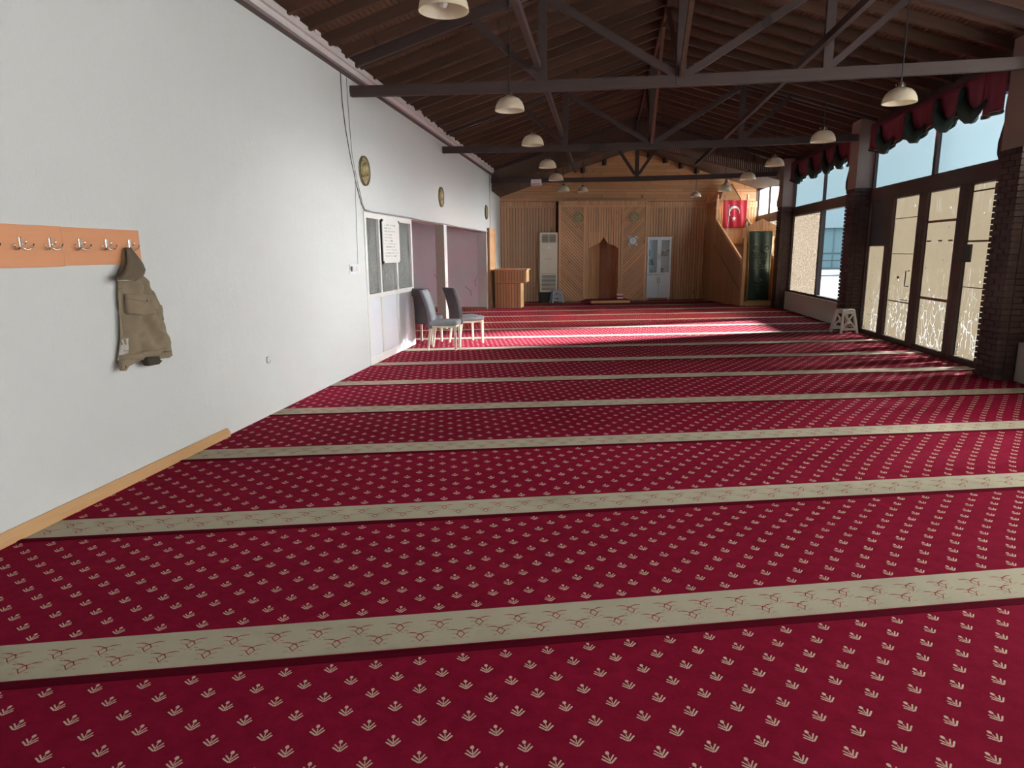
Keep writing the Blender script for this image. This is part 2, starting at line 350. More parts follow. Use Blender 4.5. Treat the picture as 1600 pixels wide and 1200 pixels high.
# right side: pillars, bays
PIL = [(-1.65, -1.2), (3.2, 3.65), (8.3, 8.75), (13.3, 13.75), (18.45, 18.9)]
PXI, PXO = 4.5, 4.98
wr = MB()
bays = [(-4.0, -1.65), (-1.2, 3.2), (3.65, 8.3), (8.75, 13.3), (13.75, 18.45), (18.9, 22.75)]
wr.box(4.76, 4.98, YB, 22.9, 3.42, 3.78)                   # wall plate over the glazing
wr.build('wall_right', framew); tag(bpy.data.objects['wall_right'], kind='structure')
WR = bpy.data.objects['wall_right']
lbl_pil = ['brick pillar with plastered top, between the glass doors and the near window at right', 'brick pillar with plastered top, between the clear window and the glass doors', 'farthest brick pillar, standing beside the green banner and pulpit']
for i, (a, b) in enumerate(PIL):
    o = bpy.data.objects.new('brick_pillar', None); COL.objects.link(o); o.name = 'trim_pillar' if False else 'brick_pillar'
    cx, cy = (PXI+PXO)/2, (a+b)/2; o.location = (cx, cy, 0)
    hx, hy = (PXO-PXI)/2, (b-a)/2
    tag(o, kind='structure')
    MB().box(-hx+.02, hx-.02, -hy+.02, hy-.02, 0, 2.60).build('mortar_core', mortar, o)
    MB().box(-hx+.01, hx-.01, -hy+.01, hy-.01, 2.60, 3.79).build('plaster_shaft', column_pl, o)
    n = 38; ch = 2.60/n
    if i in (2, 3, 4):
        for r in range(n):
            z = (r+.5)*ch; sh = (r % 2)
            L = .228; g = .012
            # faces -x and +x run along y, faces -y and +y along x, staggered by course
            for sx in ((-1,) if i > 2 else (-1,)):
                if sh == 0:
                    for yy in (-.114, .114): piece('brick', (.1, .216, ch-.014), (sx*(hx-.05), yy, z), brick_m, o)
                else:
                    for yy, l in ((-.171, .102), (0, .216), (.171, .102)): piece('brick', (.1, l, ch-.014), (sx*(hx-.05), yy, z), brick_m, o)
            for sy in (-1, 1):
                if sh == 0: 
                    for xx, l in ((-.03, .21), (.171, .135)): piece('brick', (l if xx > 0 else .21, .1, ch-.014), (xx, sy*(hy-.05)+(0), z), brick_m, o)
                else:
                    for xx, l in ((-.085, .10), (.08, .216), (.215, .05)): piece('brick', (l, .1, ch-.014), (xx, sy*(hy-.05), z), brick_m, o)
def quad(x, y0, y1, z0, z1): return MB().add([(x, y0, z0), (x, y1, z0), (x, y1, z1), (x, y0, z1)], [(0, 1, 2, 3)])
def wbay(k, y0, y1, sill, mull_lo, mull_up, lowmats, upmat, name):
    """window bay as structure: frame with mullions, panes, parapet"""
    fr = MB(); fr.box(4.77, 4.90, y0, y1, 2.36, 2.575); fr.box(4.79, 4.88, y0, y1, 3.36, 3.43)
    fr.box(4.79, 4.88, y0, y0+.05, sill, 3.4); fr.box(4.79, 4.88, y1-.05, y1, sill, 3.4)
    fr.box(4.78, 4.89, y0, y1, sill, sill+.05)
    for y, w in mull_lo: fr.box(4.78, 4.88, y-w/2, y+w/2, sill, 2.37)
    for y, w in mull_up: fr.box(4.79, 4.88, y-w/2, y+w/2, 2.57, 3.4)
    f = tag(fr.build(name, framew), kind='structure')
    ys = [y0]+[y for y, w in mull_lo]+[y1]
    for j in range(len(ys)-1): quad(4.83, ys[j]+.01, ys[j+1]-.01, sill+.02, 2.37).build('pane', lowmats[j], f)
    ys = [y0]+[y for y, w in mull_up]+[y1]
    for j in range(len(ys)-1): quad(4.83, ys[j]+.01, ys[j+1]-.01, 2.56, 3.4).build('pane', upmat, f)
    if sill > .2:
        MB().box(4.72, 4.98, y0, y1, -.02, sill).build('parapet', beige_pl, f, bevel=.01)
    yc, L = (y0+y1)/2, y1-y0
    portal((5.02, yc, (3.4+sill)/2), (0, math.radians(90), 0), 3.4-sill, L)
    return f
wbay(0, -4.0, -1.65, .45, [(-2.8, .07)], [(-2.8, .07)], [frost_b]*2, frost_b, 'window_6')
wbay(1, -1.2, 3.2, .45, [(1.0, .07)], [(1.0, .07)], [frost_b]*2, frost_b, 'window_5')
wbay(2, 3.65, 8.3, .45, [(5.97, .07)], [(5.97, .07)], [frost_b, film], frost_b, 'window_4')  # film on the far lower pane is added to dim pillar and near carpet
w2 = wbay(4, 13.75, 18.45, .45, [(16.12, .09)], [(16.07, .09)], [clear, ripple], frost, 'window_2')
w3 = wbay(5, 18.9, 22.7, .9, [(21.1, .08)], [(21.16, .08)], [ripple, ripple], frost_f, 'window_3')
# bay 1 with doors
wt = MB(); wt.box(4.77, 4.90, 8.75, 13.3, 2.36, 2.575); wt.box(4.79, 4.88, 8.75, 13.3, 3.36, 3.43); wt.box(4.79, 4.88, 8.75, 8.8, 2.5, 3.4); wt.box(4.79, 4.88, 13.25, 13.3, 2.5, 3.4); wt.box(4.79, 4.88, 10.955, 11.045, 2.57, 3.4)
wt = tag(wt.build('window_1', framew), kind='structure')
for a, b in ((8.76, 11.0), (11.0, 13.29)): quad(4.83, a, b, 2.56, 3.4).build('pane', frost, wt)
portal((5.02, 11.0, 1.7), (0, math.radians(90), 0), 3.4, 4.5)
def leaf(name, y0, y1, g0, g1, mat, label=None):
    m = MB(); m.box(4.76, 4.9, y0, y1, -.02, .012); m.box(4.775, 4.86, y0, g0, .0, 2.36); m.box(4.775, 4.86, g1, y1, .0, 2.36); m.box(4.775, 4.86, g0, g1, .0, .065); m.box(4.775, 4.86, g0, g1, 2.335, 2.36)
    d = tag(m.build(name, framew, bevel=.004), kind='structure'); p = quad(4.818, g0-.01, g1+.01, .05, 2.34).build('pane', mat, d); return d
d1 = leaf('door_4', 12.32, 13.3, 12.48, 13.27, film)
d2 = leaf('door_1', 11.18, 12.32, 11.33, 12.25, film)
d3 = leaf('door_2', 10.02, 11.18, 10.14, 11.06, film)
d4 = leaf('door_3', 8.75, 10.02, 8.86, 9.87, film)
MB().box(4.79, 4.81, 12.50, 13.20, 1.58, 2.33).build('dark_card', dark_pl, d1)
m = MB(); m.tube([(4.775, 11.40, .93), (4.72, 11.40, .93), (4.72, 11.40, 1.17), (4.775, 11.40, 1.17)], .009, 8); m.build('door_handle', dark_pl, d2, smooth=True)
MB().box(4.76, 4.79, 9.66, 9.84, 1.33, 1.56).build('lock_box', dark_pl, d4, bevel=.004)
tape_m = plain('brown_tape', (.22, .12, .06), .5); red_s = plain('sticker_red', (.35, .02, .02), .6)
for d, y0, y1, z, h, mt in ((d2, 11.36, 12.22, 2.0, .012, tape_m), (d2, 11.36, 12.22, 1.43, .010, tape_m), (d2, 11.4, 12.2, .66, .02, tape_m), (d2, 11.45, 11.75, .70, .012, red_s), (d3, 10.16, 11.04, 1.90, .035, tape_m), (d3, 10.16, 11.04, .78, .04, tape_m), (d3, 10.25, 10.37, 1.62, .02, red_s), (d3, 10.88, 11.02, 1.62, .02, tape_m), (d3, 10.55, 10.66, 1.62, .02, tape_m), (d4, 8.88, 9.85, 2.24, .02, tape_m), (d4, 8.88, 9.85, 1.60, .025, tape_m), (d4, 8.88, 9.85, 1.0, .012, tape_m), (d2, 11.85, 11.93, 1.05, .04, red_s), (d1, 12.5, 13.25, 1.57, .02, tape_m)):
    MB().box(4.811, 4.8135, y0, y1, z-h/2, z+h/2).build('tape_strip', mt, d)
# rear wall behind the camera with an unseen wide frosted window added to light the hall
m = MB(); m.box(XL-.25, 5.0, YB-.2, YB, 0, .8); m.box(XL-.25, 5.0, YB-.2, YB, 2.9, 5.3); m.box(XL-.25, -2.4, YB-.2, YB, .8, 2.9); m.box(4.2, 5.0, YB-.2, YB, .8, 2.9)
tag(m.build('wall_rear', white_pl), kind='structure')
m = MB(); m.box(-2.4, 4.2, YB-.12, YB-.04, .8, .86); m.box(-2.4, 4.2, YB-.12, YB-.04, 2.84, 2.9)
for x in (-2.4, -.2, 2.0, 4.14): m.box(x, x+.06, YB-.12, YB-.04, .8, 2.9)
o = tag(m.build('window_added', framew), kind='structure')
MB().add([(-2.4, YB-.08, .8), (4.2, YB-.08, .8), (4.2, YB-.08, 2.9), (-2.4, YB-.08, 2.9)], [(0, 1, 2, 3)]).build('pane', frost_b, o, fix=False)
portal((.9, YB-.25, 1.85), (math.radians(90), 0, 0), 6.6, 2.1)
# cornice and cable strip on left wall
m = MB(); m.box(XL, XL+.055, YB, 20.7, 3.665, 3.74); m.box(XL, XL+.09, YB, 20.7, 3.725, 3.79)
y = YB
while y < 20.5:
    if R_.random() < .3: m.box(XL, XL+.07+R_.random()*.03, y, y+R_.uniform(.05, .16), 3.78, 3.80+R_.random()*.03)
    y += R_.uniform(.12, .3)
tag(m.build('trim_1', cornice_m), kind='structure')
tag(MB().box(XL, XL+.022, YB, 20.7, 3.615, 3.652).build('trim_2', cable_b), kind='structure')
m = MB(); m.prism([(XL+.002, 0), (XL+.035, 0), (XL+.035, .035), (XL+.012, .07), (XL+.002, .07)], 'y', YB, 5.1); 
tag(m.build('baseboard_left', skirt_w), kind='structure')

# ------------------------------------------------------------------ roof
RX, ZE, ZR = .85, 3.84, 5.07; SLP = (ZR-ZE)/(RX-XL)
YR0, YR1 = YB-.2, 19.15
def zr(x): return ZR-abs(x-RX)*SLP
m = MB()
for sx in (-1, 1):
    xe = RX+sx*4.35
    m.prism([(RX, ZR+.04), (xe, zr(xe)+.04), (xe, zr(xe)+.1), (RX, ZR+.1)], 'y', YR0, YR1)
CE = tag(m.build('ceiling', groove_dk), kind='structure')
ang = math.atan(SLP)
for sx in (-1, 1):
    m = MB(); n = 72; L = 4.33/math.cos(ang); w = L/n
    for i in range(n):
        s0, s1 = i*w+.006, (i+1)*w-.006; dz = R_.uniform(0, .004)
        a, b = RX+sx*s0*math.cos(ang), RX+sx*s1*math.cos(ang)
        m.prism([(a, zr(a)+.02+dz), (b, zr(b)+.02+dz), (b, zr(b)+.042), (a, zr(a)+.042)], 'y', YR0, YR1)
    tag(m.build('deck_boards', deckw, CE), kind='stuff')
Lr = 4.3/math.cos(ang); yr = -3.8
while yr < 19.0:
    if not any(abs(yr-ty) < .12 for ty in (8.45, 13.3, 19.05)):
        for sx in (-1, 1):
            mx_ = RX+sx*2.15
            piece('rafter', (Lr, .055, .125), (mx_, yr+R_.uniform(-.02, .02), zr(mx_)-.04), roofw, CE, (0, sx*ang, 0))
    yr += .497
MB().box(RX-.02, RX+.02, YR0, YR1, ZR-.16, ZR+.03).build('ridge_board', roofw, CE)
# trusses
TIE = 3.47
def truss(y, label, first):
    t = thing('roof_truss', label, 'roof truss', (RX, y, TIE), 0, 'timber trusses under the roof')
    # tie beam, slightly sagging, one piece
    N = 12; m = MB(); xs = [-3.97+i*(3.97+3.62)/N for i in range(N+1)]
    sag = lambda x: -.035*(1-((x+.17)/3.8)**2)
    hw, hh = .035, .062
    vs = []; fs = []
    for x in xs:
        for a, b in ((-1, -1), (1, -1), (1, 1), (-1, 1)): vs.append((x, a*hw, sag(x)+b*hh))
    for i in range(N):
        for k in range(4): fs.append((i*4+k, i*4+(k+1) % 4, (i+1)*4+(k+1) % 4, (i+1)*4+k))
    fs += [(0, 1, 2, 3), (N*4, N*4+1, N*4+2, N*4+3)]
    m.add(vs, fs); m.build('tie_beam', truss_m, t)
    def lz(x): return zr(RX+x)-TIE-.02
    for sx in (-1, 1):
        MB().bar((sx*4.1, 0, lz(4.1)-.03), (0, 0, lz(0)-.03), .07, .15).build('principal_rafter', truss_m, t)
        qx = sx*1.6
        if first != 3:
            MB().box(qx-.05, qx+.05, -.03, .03, -.03, lz(qx)-.08).build('queen_post', truss_m, t)
            MB().bar((sx*1.55, .0, lz(1.6)-.16), (sx*.06, 0, .03), .055, .085).build('brace', truss_m, t)
            MB().bar((sx*1.63, .0, .05), (sx*2.42, 0, lz(2.42)-.1), .055, .075).build('outer_brace', truss_m, t)
        else:
            MB().bar((sx*.65, .0, .95), (sx*.05, 0, .08), .05, .08).build('brace', truss_m, t)
    MB().box(-.055, .055, -.046, .046, -.085, lz(0)-.06).build('king_post', truss_m, t)
    if first != 3:
        for sy, zz in ((-1, 1.40), (1, 1.40)):
            MB().bar((.0, sy*.04, .02), (.0, sy*2.1, zz), .05, .075).build('ridge_brace', roofw, t)
    return t
truss(8.45, 'nearest dark timber truss, spanning to the brick pillar by the doors', 1)
truss(13.3, 'middle dark timber truss, spanning to the pillar beside the clear window', 2)
truss(19.05, 'farthest dark timber truss, in front of the horizontal pine boards', 3)
for x, z, nm in ((-.80, 3.66, 'left'), (2.38, 3.76, 'right')):
    o = MB().box(-.03, .03, YR0, 19.0, -.04, .04).build('longitudinal_beam', truss_m, loc=(x, 0, z))
    tag(o, 'long dark beam running the length of the roof on the %s of the king posts' % nm, 'beam')
# gable of upright boards and soffit behind truss 3
gy = 19.14
m = MB()
def zfront(x):  return 4.37-(.71-x)*.305 if x < .71 else 4.37-(x-.71)*.27
x = XL
while x < 5.0:
    x1 = min(x+.052, 5.0)
    z1 = min(zr(x)+.02, zr(x1)+.02)
    m.prism([(x+.003, zfront(x)), (x1-.003, zfront(x1)), (x1-.003, z1), (x+.003, z1)], 'y', gy, gy+.02+R_.uniform(0, .006)); x = x1
G = MB().box(XL, 5., gy+.03, gy+.06, 4.38, ZR).build('wall_gable', gablew); tag(G, kind='structure')
tag(m.build('gable_boards', gablew, G), kind='stuff')
# soffit: planks run from the gable edge to the qibla wall
m = MB()
def backpt(u):
    z = 4.58-(5.95-u)*.345 if u < 5.95 else 4.58-(u-5.95)*.30
    return Vector(qw(u, 20.9, z))
n = 150
for i in range(n):
    a, b = i/n, (i+1)/n-.0012
    fa, fb = [Vector((XL+(5.0-XL)*k, gy+.01, zfront(XL+(5.0-XL)*k)+.004)) for k in (a, b)]
    ua, ub = [1.80+(9.85-1.80)*k for k in (a, b)]
    ba, bb = backpt(ua), backpt(ub); up = Vector((0, 0, .02))
    m.add([fa, fb, bb, ba, fa+up, fb+up, bb+up, ba+up], [(0, 1, 2, 3), (7, 6, 5, 4), (0, 4, 5, 1), (1, 5, 6, 2), (2, 6, 7, 3), (3, 7, 4, 0)])
SO = m.build('ceiling_soffit', gablew); tag(SO, kind='structure')
m = MB()
m.add([Vector((XL-.3, gy+.02, 3.2)), Vector((5.1, gy+.02, 3.5)), Vector((RX, gy+.02, 5.2)), Vector((.71, gy+.02, 4.5))], [(0, 3, 2), (3, 1, 2)])
m.add([Vector((XL-.3, gy, 5.25)), Vector((5.3, gy, 5.25)), Vector((5.3, 23.5, 5.25)), Vector((XL-.3, 23.5, 5.25))], [(0, 1, 2, 3)])
m.build('roof_cover', deckw, SO, fix=False)
for u in (6.35, 6.85, 7.35, 7.85, 4.95, 4.3): 
    p = backpt(u); MB().box(-.04, .04, -.30, 0, -.16, .02).build('bracket', truss_m, SO, loc=(p.x, p.y-.02, p.z), rot=(0, 0, TH))

# ------------------------------------------------------------------ qibla wall
VW = 20.86
wq = bpy.data.objects.new('wall_qibla', None)
q = MB()
# backing with an opening for the niche
q.box(1.5, 4.40, VW, VW+.2, 0, 4.7); q.box(5.44, 10.2, VW, VW+.2, 0, 4.7); q.box(4.40, 5.44, VW, VW+.2, 2.1, 4.7)
WQ = q.build('wall_qibla', groove_dk, rot=(0, 0, TH)); tag(WQ, kind='structure')
# upper horizontal boards
z = 3.035; row = 0
while z < 4.55:
    u = 1.72 - (row*.47 % 1.1)
    while u < 9.85:
        L = 1.22; a, b = max(u, 1.72), min(u+L, 9.85)
        lim = lambda uu: 4.60-(5.95-uu)*.345 if uu < 5.95 else 4.60-(uu-5.95)*.30
        if b-a > .05 and max(lim(a), lim(b)) > z: piece('board', (b-a-.008, .018, .0895), ((a+b)/2, VW-.012, z+.046), pine_x, WQ)
        u += L
    z += .096; row += 1
def picket(u, v, par, z0=2.885, z1=3.03, w=.078):
    k = ('picket',)
    if k not in _pc:
        pts = [(-w/2, z0), (w/2, z0), (w/2, z1-.03)]+[(w/2*math.cos(a), z1-.03+.03*math.sin(a)) for a in (.6, 1.2, 1.57, 1.94, 2.54)]+[(-w/2, z1-.03)]
        o = MB().prism(pts, 'y', -.012, .012).build('picket', pine, par, loc=(u, v, 0)); _pc[k] = o.data; return
    o = bpy.data.objects.new('picket', _pc[k]); COL.objects.link(o); o.parent = par; o.location = (u, v, 0)
def planks(u0, u1, v, z0, z1, par, w=.088, mat=pine):
    n = max(1, round((u1-u0)/w)); w = (u1-u0)/n
    for i in range(n): piece('plank', (w-.015, .02, z1-z0), (u0+(i+.5)*w, v-R_.uniform(.008, .013), (z0+z1)/2), mat, par)
planks(1.72, 3.50, VW, 0, 2.85, WQ); planks(6.30, 9.9, VW, 0, 2.85, WQ)
for a, b in ((1.72, 3.50), (6.30, 9.9)):
    MB().box(a, b, VW-.05, VW-.02, 2.85, 2.89).build('dado_rail', pine, WQ)
    n = round((b-a)/.086)
    for i in range(n): picket(a+(i+.5)*(b-a)/n, VW-.035, WQ)
# mihrab block
MH = thing('mihrab', 'projecting pine prayer niche with pointed arch between diagonal-boarded panels', 'prayer niche', qw(4.92, 20.5), TH)
MU0, MU1 = -1.40, 1.36     # local x
D = .34
m = MB(); m.box(MU0, MU0+.03, .0, D, 0, 3.0); m.box(MU1-.03, MU1, 0, D, 0, 3.0); m.box(MU0, -.50, .03, .05, 0, 2.85); m.box(.50, MU1, .03, .05, 0, 2.85); m.box(MU0, MU1, .03, D, 2.83, 2.87)
m.build('carcass', groove_dk, MH); MB().box(MU0, MU1, .02, .04, 2.87, 3.0).build('crest_backing', groove_dk, MH)  # dark strip behind the pickets paints in the shadow at the rail
for a, b in ((MU0, MU0+.075), (-.635, -.555), (.535, .615), (MU1-.075, MU1)): MB().box(a, b, -.012, .03, 0, 2.85).build('stile', pine, MH, bevel=.004)
MB().box(MU0-.01, MU1+.01, -.025, .03, 2.85, 2.89).build('dado_rail', pine, MH)
n = 33
for i in range(n): picket(MU0+(i+.5)*(MU1-MU0)/n, -.005, MH)
def diag(x0, x1, z0, z1, sgn):
    w = .070; L = 5; c = math.sqrt(.5)
    k = -60
    while k < 120:
        # board between offsets k*w and (k+1)*w measured across the 45 degree direction
        o0, o1 = k*w+.008, (k+1)*w-.006
        d = Vector((c, -c*sgn)); nrm = Vector((c*sgn, c))
        P0 = Vector((x0, z0))
        quad = [P0+nrm*o0-d*L, P0+nrm*o0+d*L, P0+nrm*o1+d*L, P0+nrm*o1-d*L]
        pl = cliprect([(p.x, p.y) for p in quad], x0, x1, z0, z1)
        if len(pl) >= 3 and (max(p[1] for p in pl)-min(p[1] for p in pl)) > .03:
            MB().prism(pl, 'y', R_.uniform(-.004, .0), .02).build('diagonal_board', pine, MH)
        k += 1
diag(MU0+.078, -.638, 0.01, 2.848, 1); diag(.618, MU1-.078, 0.01, 2.848, -1)
# arch spandrel planks: lower edge follows the ogee
def ogee(x):
    a = min(1., abs(x)/.475); 
    pts = [(0, 1.97), (.05, 1.915), (.12, 1.86), (.22, 1.80), (.35, 1.755), (.5, 1.725), (.7, 1.69), (.88, 1.64), (1, 1.585)]
    for (p, h), (q_, g) in zip(pts, pts[1:]):
        if a <= q_: return h+(g-h)*(a-p)/(q_-p)
    return 1.585
n = 14; w = 1.086/n
for i in range(n):
    a = -.553+i*w+.006; b = a+w-.013; xs = [a+(b-a)*k/4 for k in range(5)]
    lo = [(x, ogee(x) if abs(x) < .475 else 0.0) for x in xs]
    if max(abs(a), abs(b)) > .475 and min(abs(a), abs(b)) < .475:
        s = 1 if a > 0 else -1; lo = sorted(set([(x, ogee(x)) for x in xs if abs(x) < .47]+[(s*.472, ogee(.47)), (s*.474, 0.0)]+[(x, 0.0) for x in xs if abs(x) > .475]), key=lambda p: (p[0], -p[1] if s > 0 else p[1]))
    MB().prism(lo+[(b, 2.848), (a, 2.848)], 'y', -.004, .018).build('plank', pine, MH)
# niche interior: facets of upright planks
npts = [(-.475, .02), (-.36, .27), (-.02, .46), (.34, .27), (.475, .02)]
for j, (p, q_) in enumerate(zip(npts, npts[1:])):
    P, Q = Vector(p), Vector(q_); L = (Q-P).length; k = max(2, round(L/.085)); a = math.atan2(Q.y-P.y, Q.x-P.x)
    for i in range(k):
        c_ = P.lerp(Q, (i+.5)/k); piece('plank', (L/k-.006, .018, 2.12), (c_.x, c_.y, 1.06), niche_dk if j > 1 else pine, MH, (0, 0, a))  # right-hand facets get darker wood: the niche's shade put into the colour
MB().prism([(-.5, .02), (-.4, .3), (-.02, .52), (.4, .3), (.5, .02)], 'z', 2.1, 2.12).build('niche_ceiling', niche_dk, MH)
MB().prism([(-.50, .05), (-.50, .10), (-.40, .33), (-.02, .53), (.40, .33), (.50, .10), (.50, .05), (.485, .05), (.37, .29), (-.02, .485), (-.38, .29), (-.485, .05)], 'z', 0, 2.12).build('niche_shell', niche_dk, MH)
# step before the niche
ST_ = thing('mihrab_step', 'low pine step topped with crimson carpet before the arch', 'step', qw(4.9, 20.12), TH)
MB().box(-.50, .68, -.37, .34, 0, .07).build('step_frame', pine_l, ST_, bevel=.004)
plain_red = plain('crimson_pile', (.19, .007, .022), .95, var=.3, bump=.4, bs=90)
m = MB(); m.prism([(-.75, .0), (-.52, .085), (.72, .085), (.72, .065), (-.50, .065), (-.66, 0.0)], 'y', -.30, .34); m.build('carpet_top', plain_red, ST_)
tb = thing('tissue_box', 'small white and red box on the carpeted step', 'box', qw(5.42, 20.36, .086), TH)
MB().box(-.09, .09, -.06, .06, 0, .15).build('carton', white_paint, tb, bevel=.006); MB().box(-.092, .092, -.062, .062, .05, .10).build('red_band', red_s, tb)

# ------------------------------------------------------------------ round plates
def plate(name, label, loc, rotM, r, seed, group):
    t = thing(name, label, 'wall plate', loc, 0, group); t.rotation_euler = rotM
    m = MB().lathe([(0, 0), (r, 0), (r, .012), (r*.97, .022), (r*.90, .022), (r*.86, .012), (r*.5, .016), (0, .018)], 40); m.build('disc', brass, t, smooth='auto')
    m = MB().lathe([(r*.95, .018), (r*.985, .027), (r*.93, .029), (r*.90, .02)], 40); m.build('rim', brass_dk if name == 'calligraphy_plate' and r > .18 else brass_hi, t, smooth=True)
    rr = random.Random(seed)
    m = MB(); z = .022
    def st(pts, w=.05): m.tube([(a*r, b*r, z) for a, b in pts], [w*r*f for f in ([.5]+[1]*(len(pts)-2)+[.35])], 6)
    st([(-.6, -.15), (-.5, -.35), (-.2, -.42), (.1, -.36), (.35, -.38), (.55, -.2), (.5, 0)]); st([(.1, -.34), (.13, .1), (.08, .55)]); st([(-.15, -.38), (-.13, .05), (-.2, .48)])
    st([(-.38, -.38), (-.42, 0), (-.5, .3)]); st([(.3, .05), (.42, .18), (.3, .3), (.2, .18), (.3, .05), (.5, -.1)], .045); st([(-.35, .62), (-.1, .72), (.1, .66)], .035)
    st([(-.3, -.62), (-.05, -.7), (.3, -.62)], .045); st([(.25+rr.uniform(-.05, .05), .5), (.35, .62), (.45, .5)], .035)
    m.build('lettering', brass_hi, t, smooth=True); return t
lw = (math.radians(90), 0, math.radians(90))
for y, lb in ((8.79, 'large brass calligraphy plate above the rippled glass partition'), (13.04, 'large brass calligraphy plate above the middle of the alcove opening'), (18.14, 'large brass calligraphy plate high on the white wall nearest the desk')):
    plate('calligraphy_plate', lb, (XL, y, 2.57), lw, .19, y, 'brass plates on the white wall')
for u, lb in ((4.13, 'small round brass plate on the diagonal boards left of the niche'), (5.86, 'small round brass plate on the diagonal boards above the square clock')):
    plate('calligraphy_plate', lb, qw(u, 20.495, 2.54), (math.radians(90), 0, TH), .165, u*10, 'brass plates on the mihrab')
# clock
ck = thing('wall_clock', 'square wall clock with round dial right of the niche', 'clock', qw(5.82, 20.49, 1.83)); ck.rotation_euler = (math.radians(90), 0, TH)
MB().box(-.14, .14, -.14, .14, 0, .035).build('case', white_gloss, ck, bevel=.006)
MB().lathe([(.118, .034), (.134, .034), (.136, .045), (.126, .05), (.118, .045)], 36).build('bezel', plain('clock_navy', (.04, .05, .10), .4), ck, smooth=True)
MB().lathe([(0, .038), (.12, .038)], 36).build('dial', paper, ck)
m = MB(); m.bar((0, 0, .041), (.045, .03, .041), .008, .003); m.bar((0, 0, .043), (-.02, .09, .043), .006, .003)
for k in range(12): a = k*math.pi/6; m.bar((.095*math.cos(a), .095*math.sin(a), .040), (.11*math.cos(a), .11*math.sin(a), .040), .005, .002)
m.build('hands', ink, ck)

# ------------------------------------------------------------------ pendant lamps
def make_lamp():
    t = thing('pendant_lamp', '', 'lamp', (0, 0, 3.17), 0, 'white dome pendant lamps')
    prof = [(.178, 0), (.176, .012), (.168, .05), (.148, .095), (.115, .13), (.07, .152), (.035, .16)]
    inner = [(r-.006, z-.002) for r, z in prof[::-1]]
    MB().lathe(prof+inner, 32).build('shade', opal, t, smooth=True)
    MB().lathe([(.0, .158), (.045, .158), (.045, .17), (.03, .178), (.028, .205), (.018, .21), (.0, .215)], 16).build('collar', chrome, t, smooth='auto')
    m = MB()
    for k in range(3): a = k*2.09+.4; m.bar((.05*math.cos(a), .05*math.sin(a), .165), (.05*math.cos(a), .05*math.sin(a), .20), .012, .012)
    m.build('clip', chrome, t)
    MB().lathe([(0, .02), (.02, .025), (.03, .045), (.028, .065), (.014, .1), (.014, .15)], 12).build('bulb', white_gloss, t, smooth=True)
    return t
lamp0 = make_lamp()
LY = [5.0, 8.4, 11.05, 13.95, 16.4, 19.35]
ordn = ['nearest', 'second', 'third', 'fourth', 'fifth', 'farthest']
lamps = []
for side, X, Z in (('left', -1.14, 3.17), ('right', 3.21, 3.09)):
    for i, y in enumerate(LY):
        if side == 'right' and i == 0: continue
        k = i if side == 'left' else i-1
        nm = ['nearest', 'second', 'third', 'fourth', 'fifth', 'sixth'][k]
        lb = ('%s white dome pendant lamp in the row along the white wall' % nm) if side == 'left' else ('%s white dome pendant lamp in the row along the windows' % nm)
        lamps.append((X, y if side == 'left' else y-.05, Z, lb))
lamps.append((-.62, 19.9, 3.20, 'smaller pale pendant lamp hanging before the pine boards left of the niche')); lamps.append((2.62, 20.6, 3.05, 'smaller pale pendant lamp hanging before the pine boards near the pulpit'))
for i, (x, y, z, lb) in enumerate(lamps):
    o = lamp0 if i == 0 else copy_thing(lamp0, (x, y, z)); o.location = (x, y, z); o['label'] = lb
    top = (zr(x)-.02 if y < 19.1 else 4.0)-z
    if i >= len(lamps)-2: o.scale = (.85, .85, .85); top /= .85
    MB().tube([(0, 0, .2), (.004, 0, top*.5), (0, 0, top)], .0075, 6).build('cord', dark_pl, o)

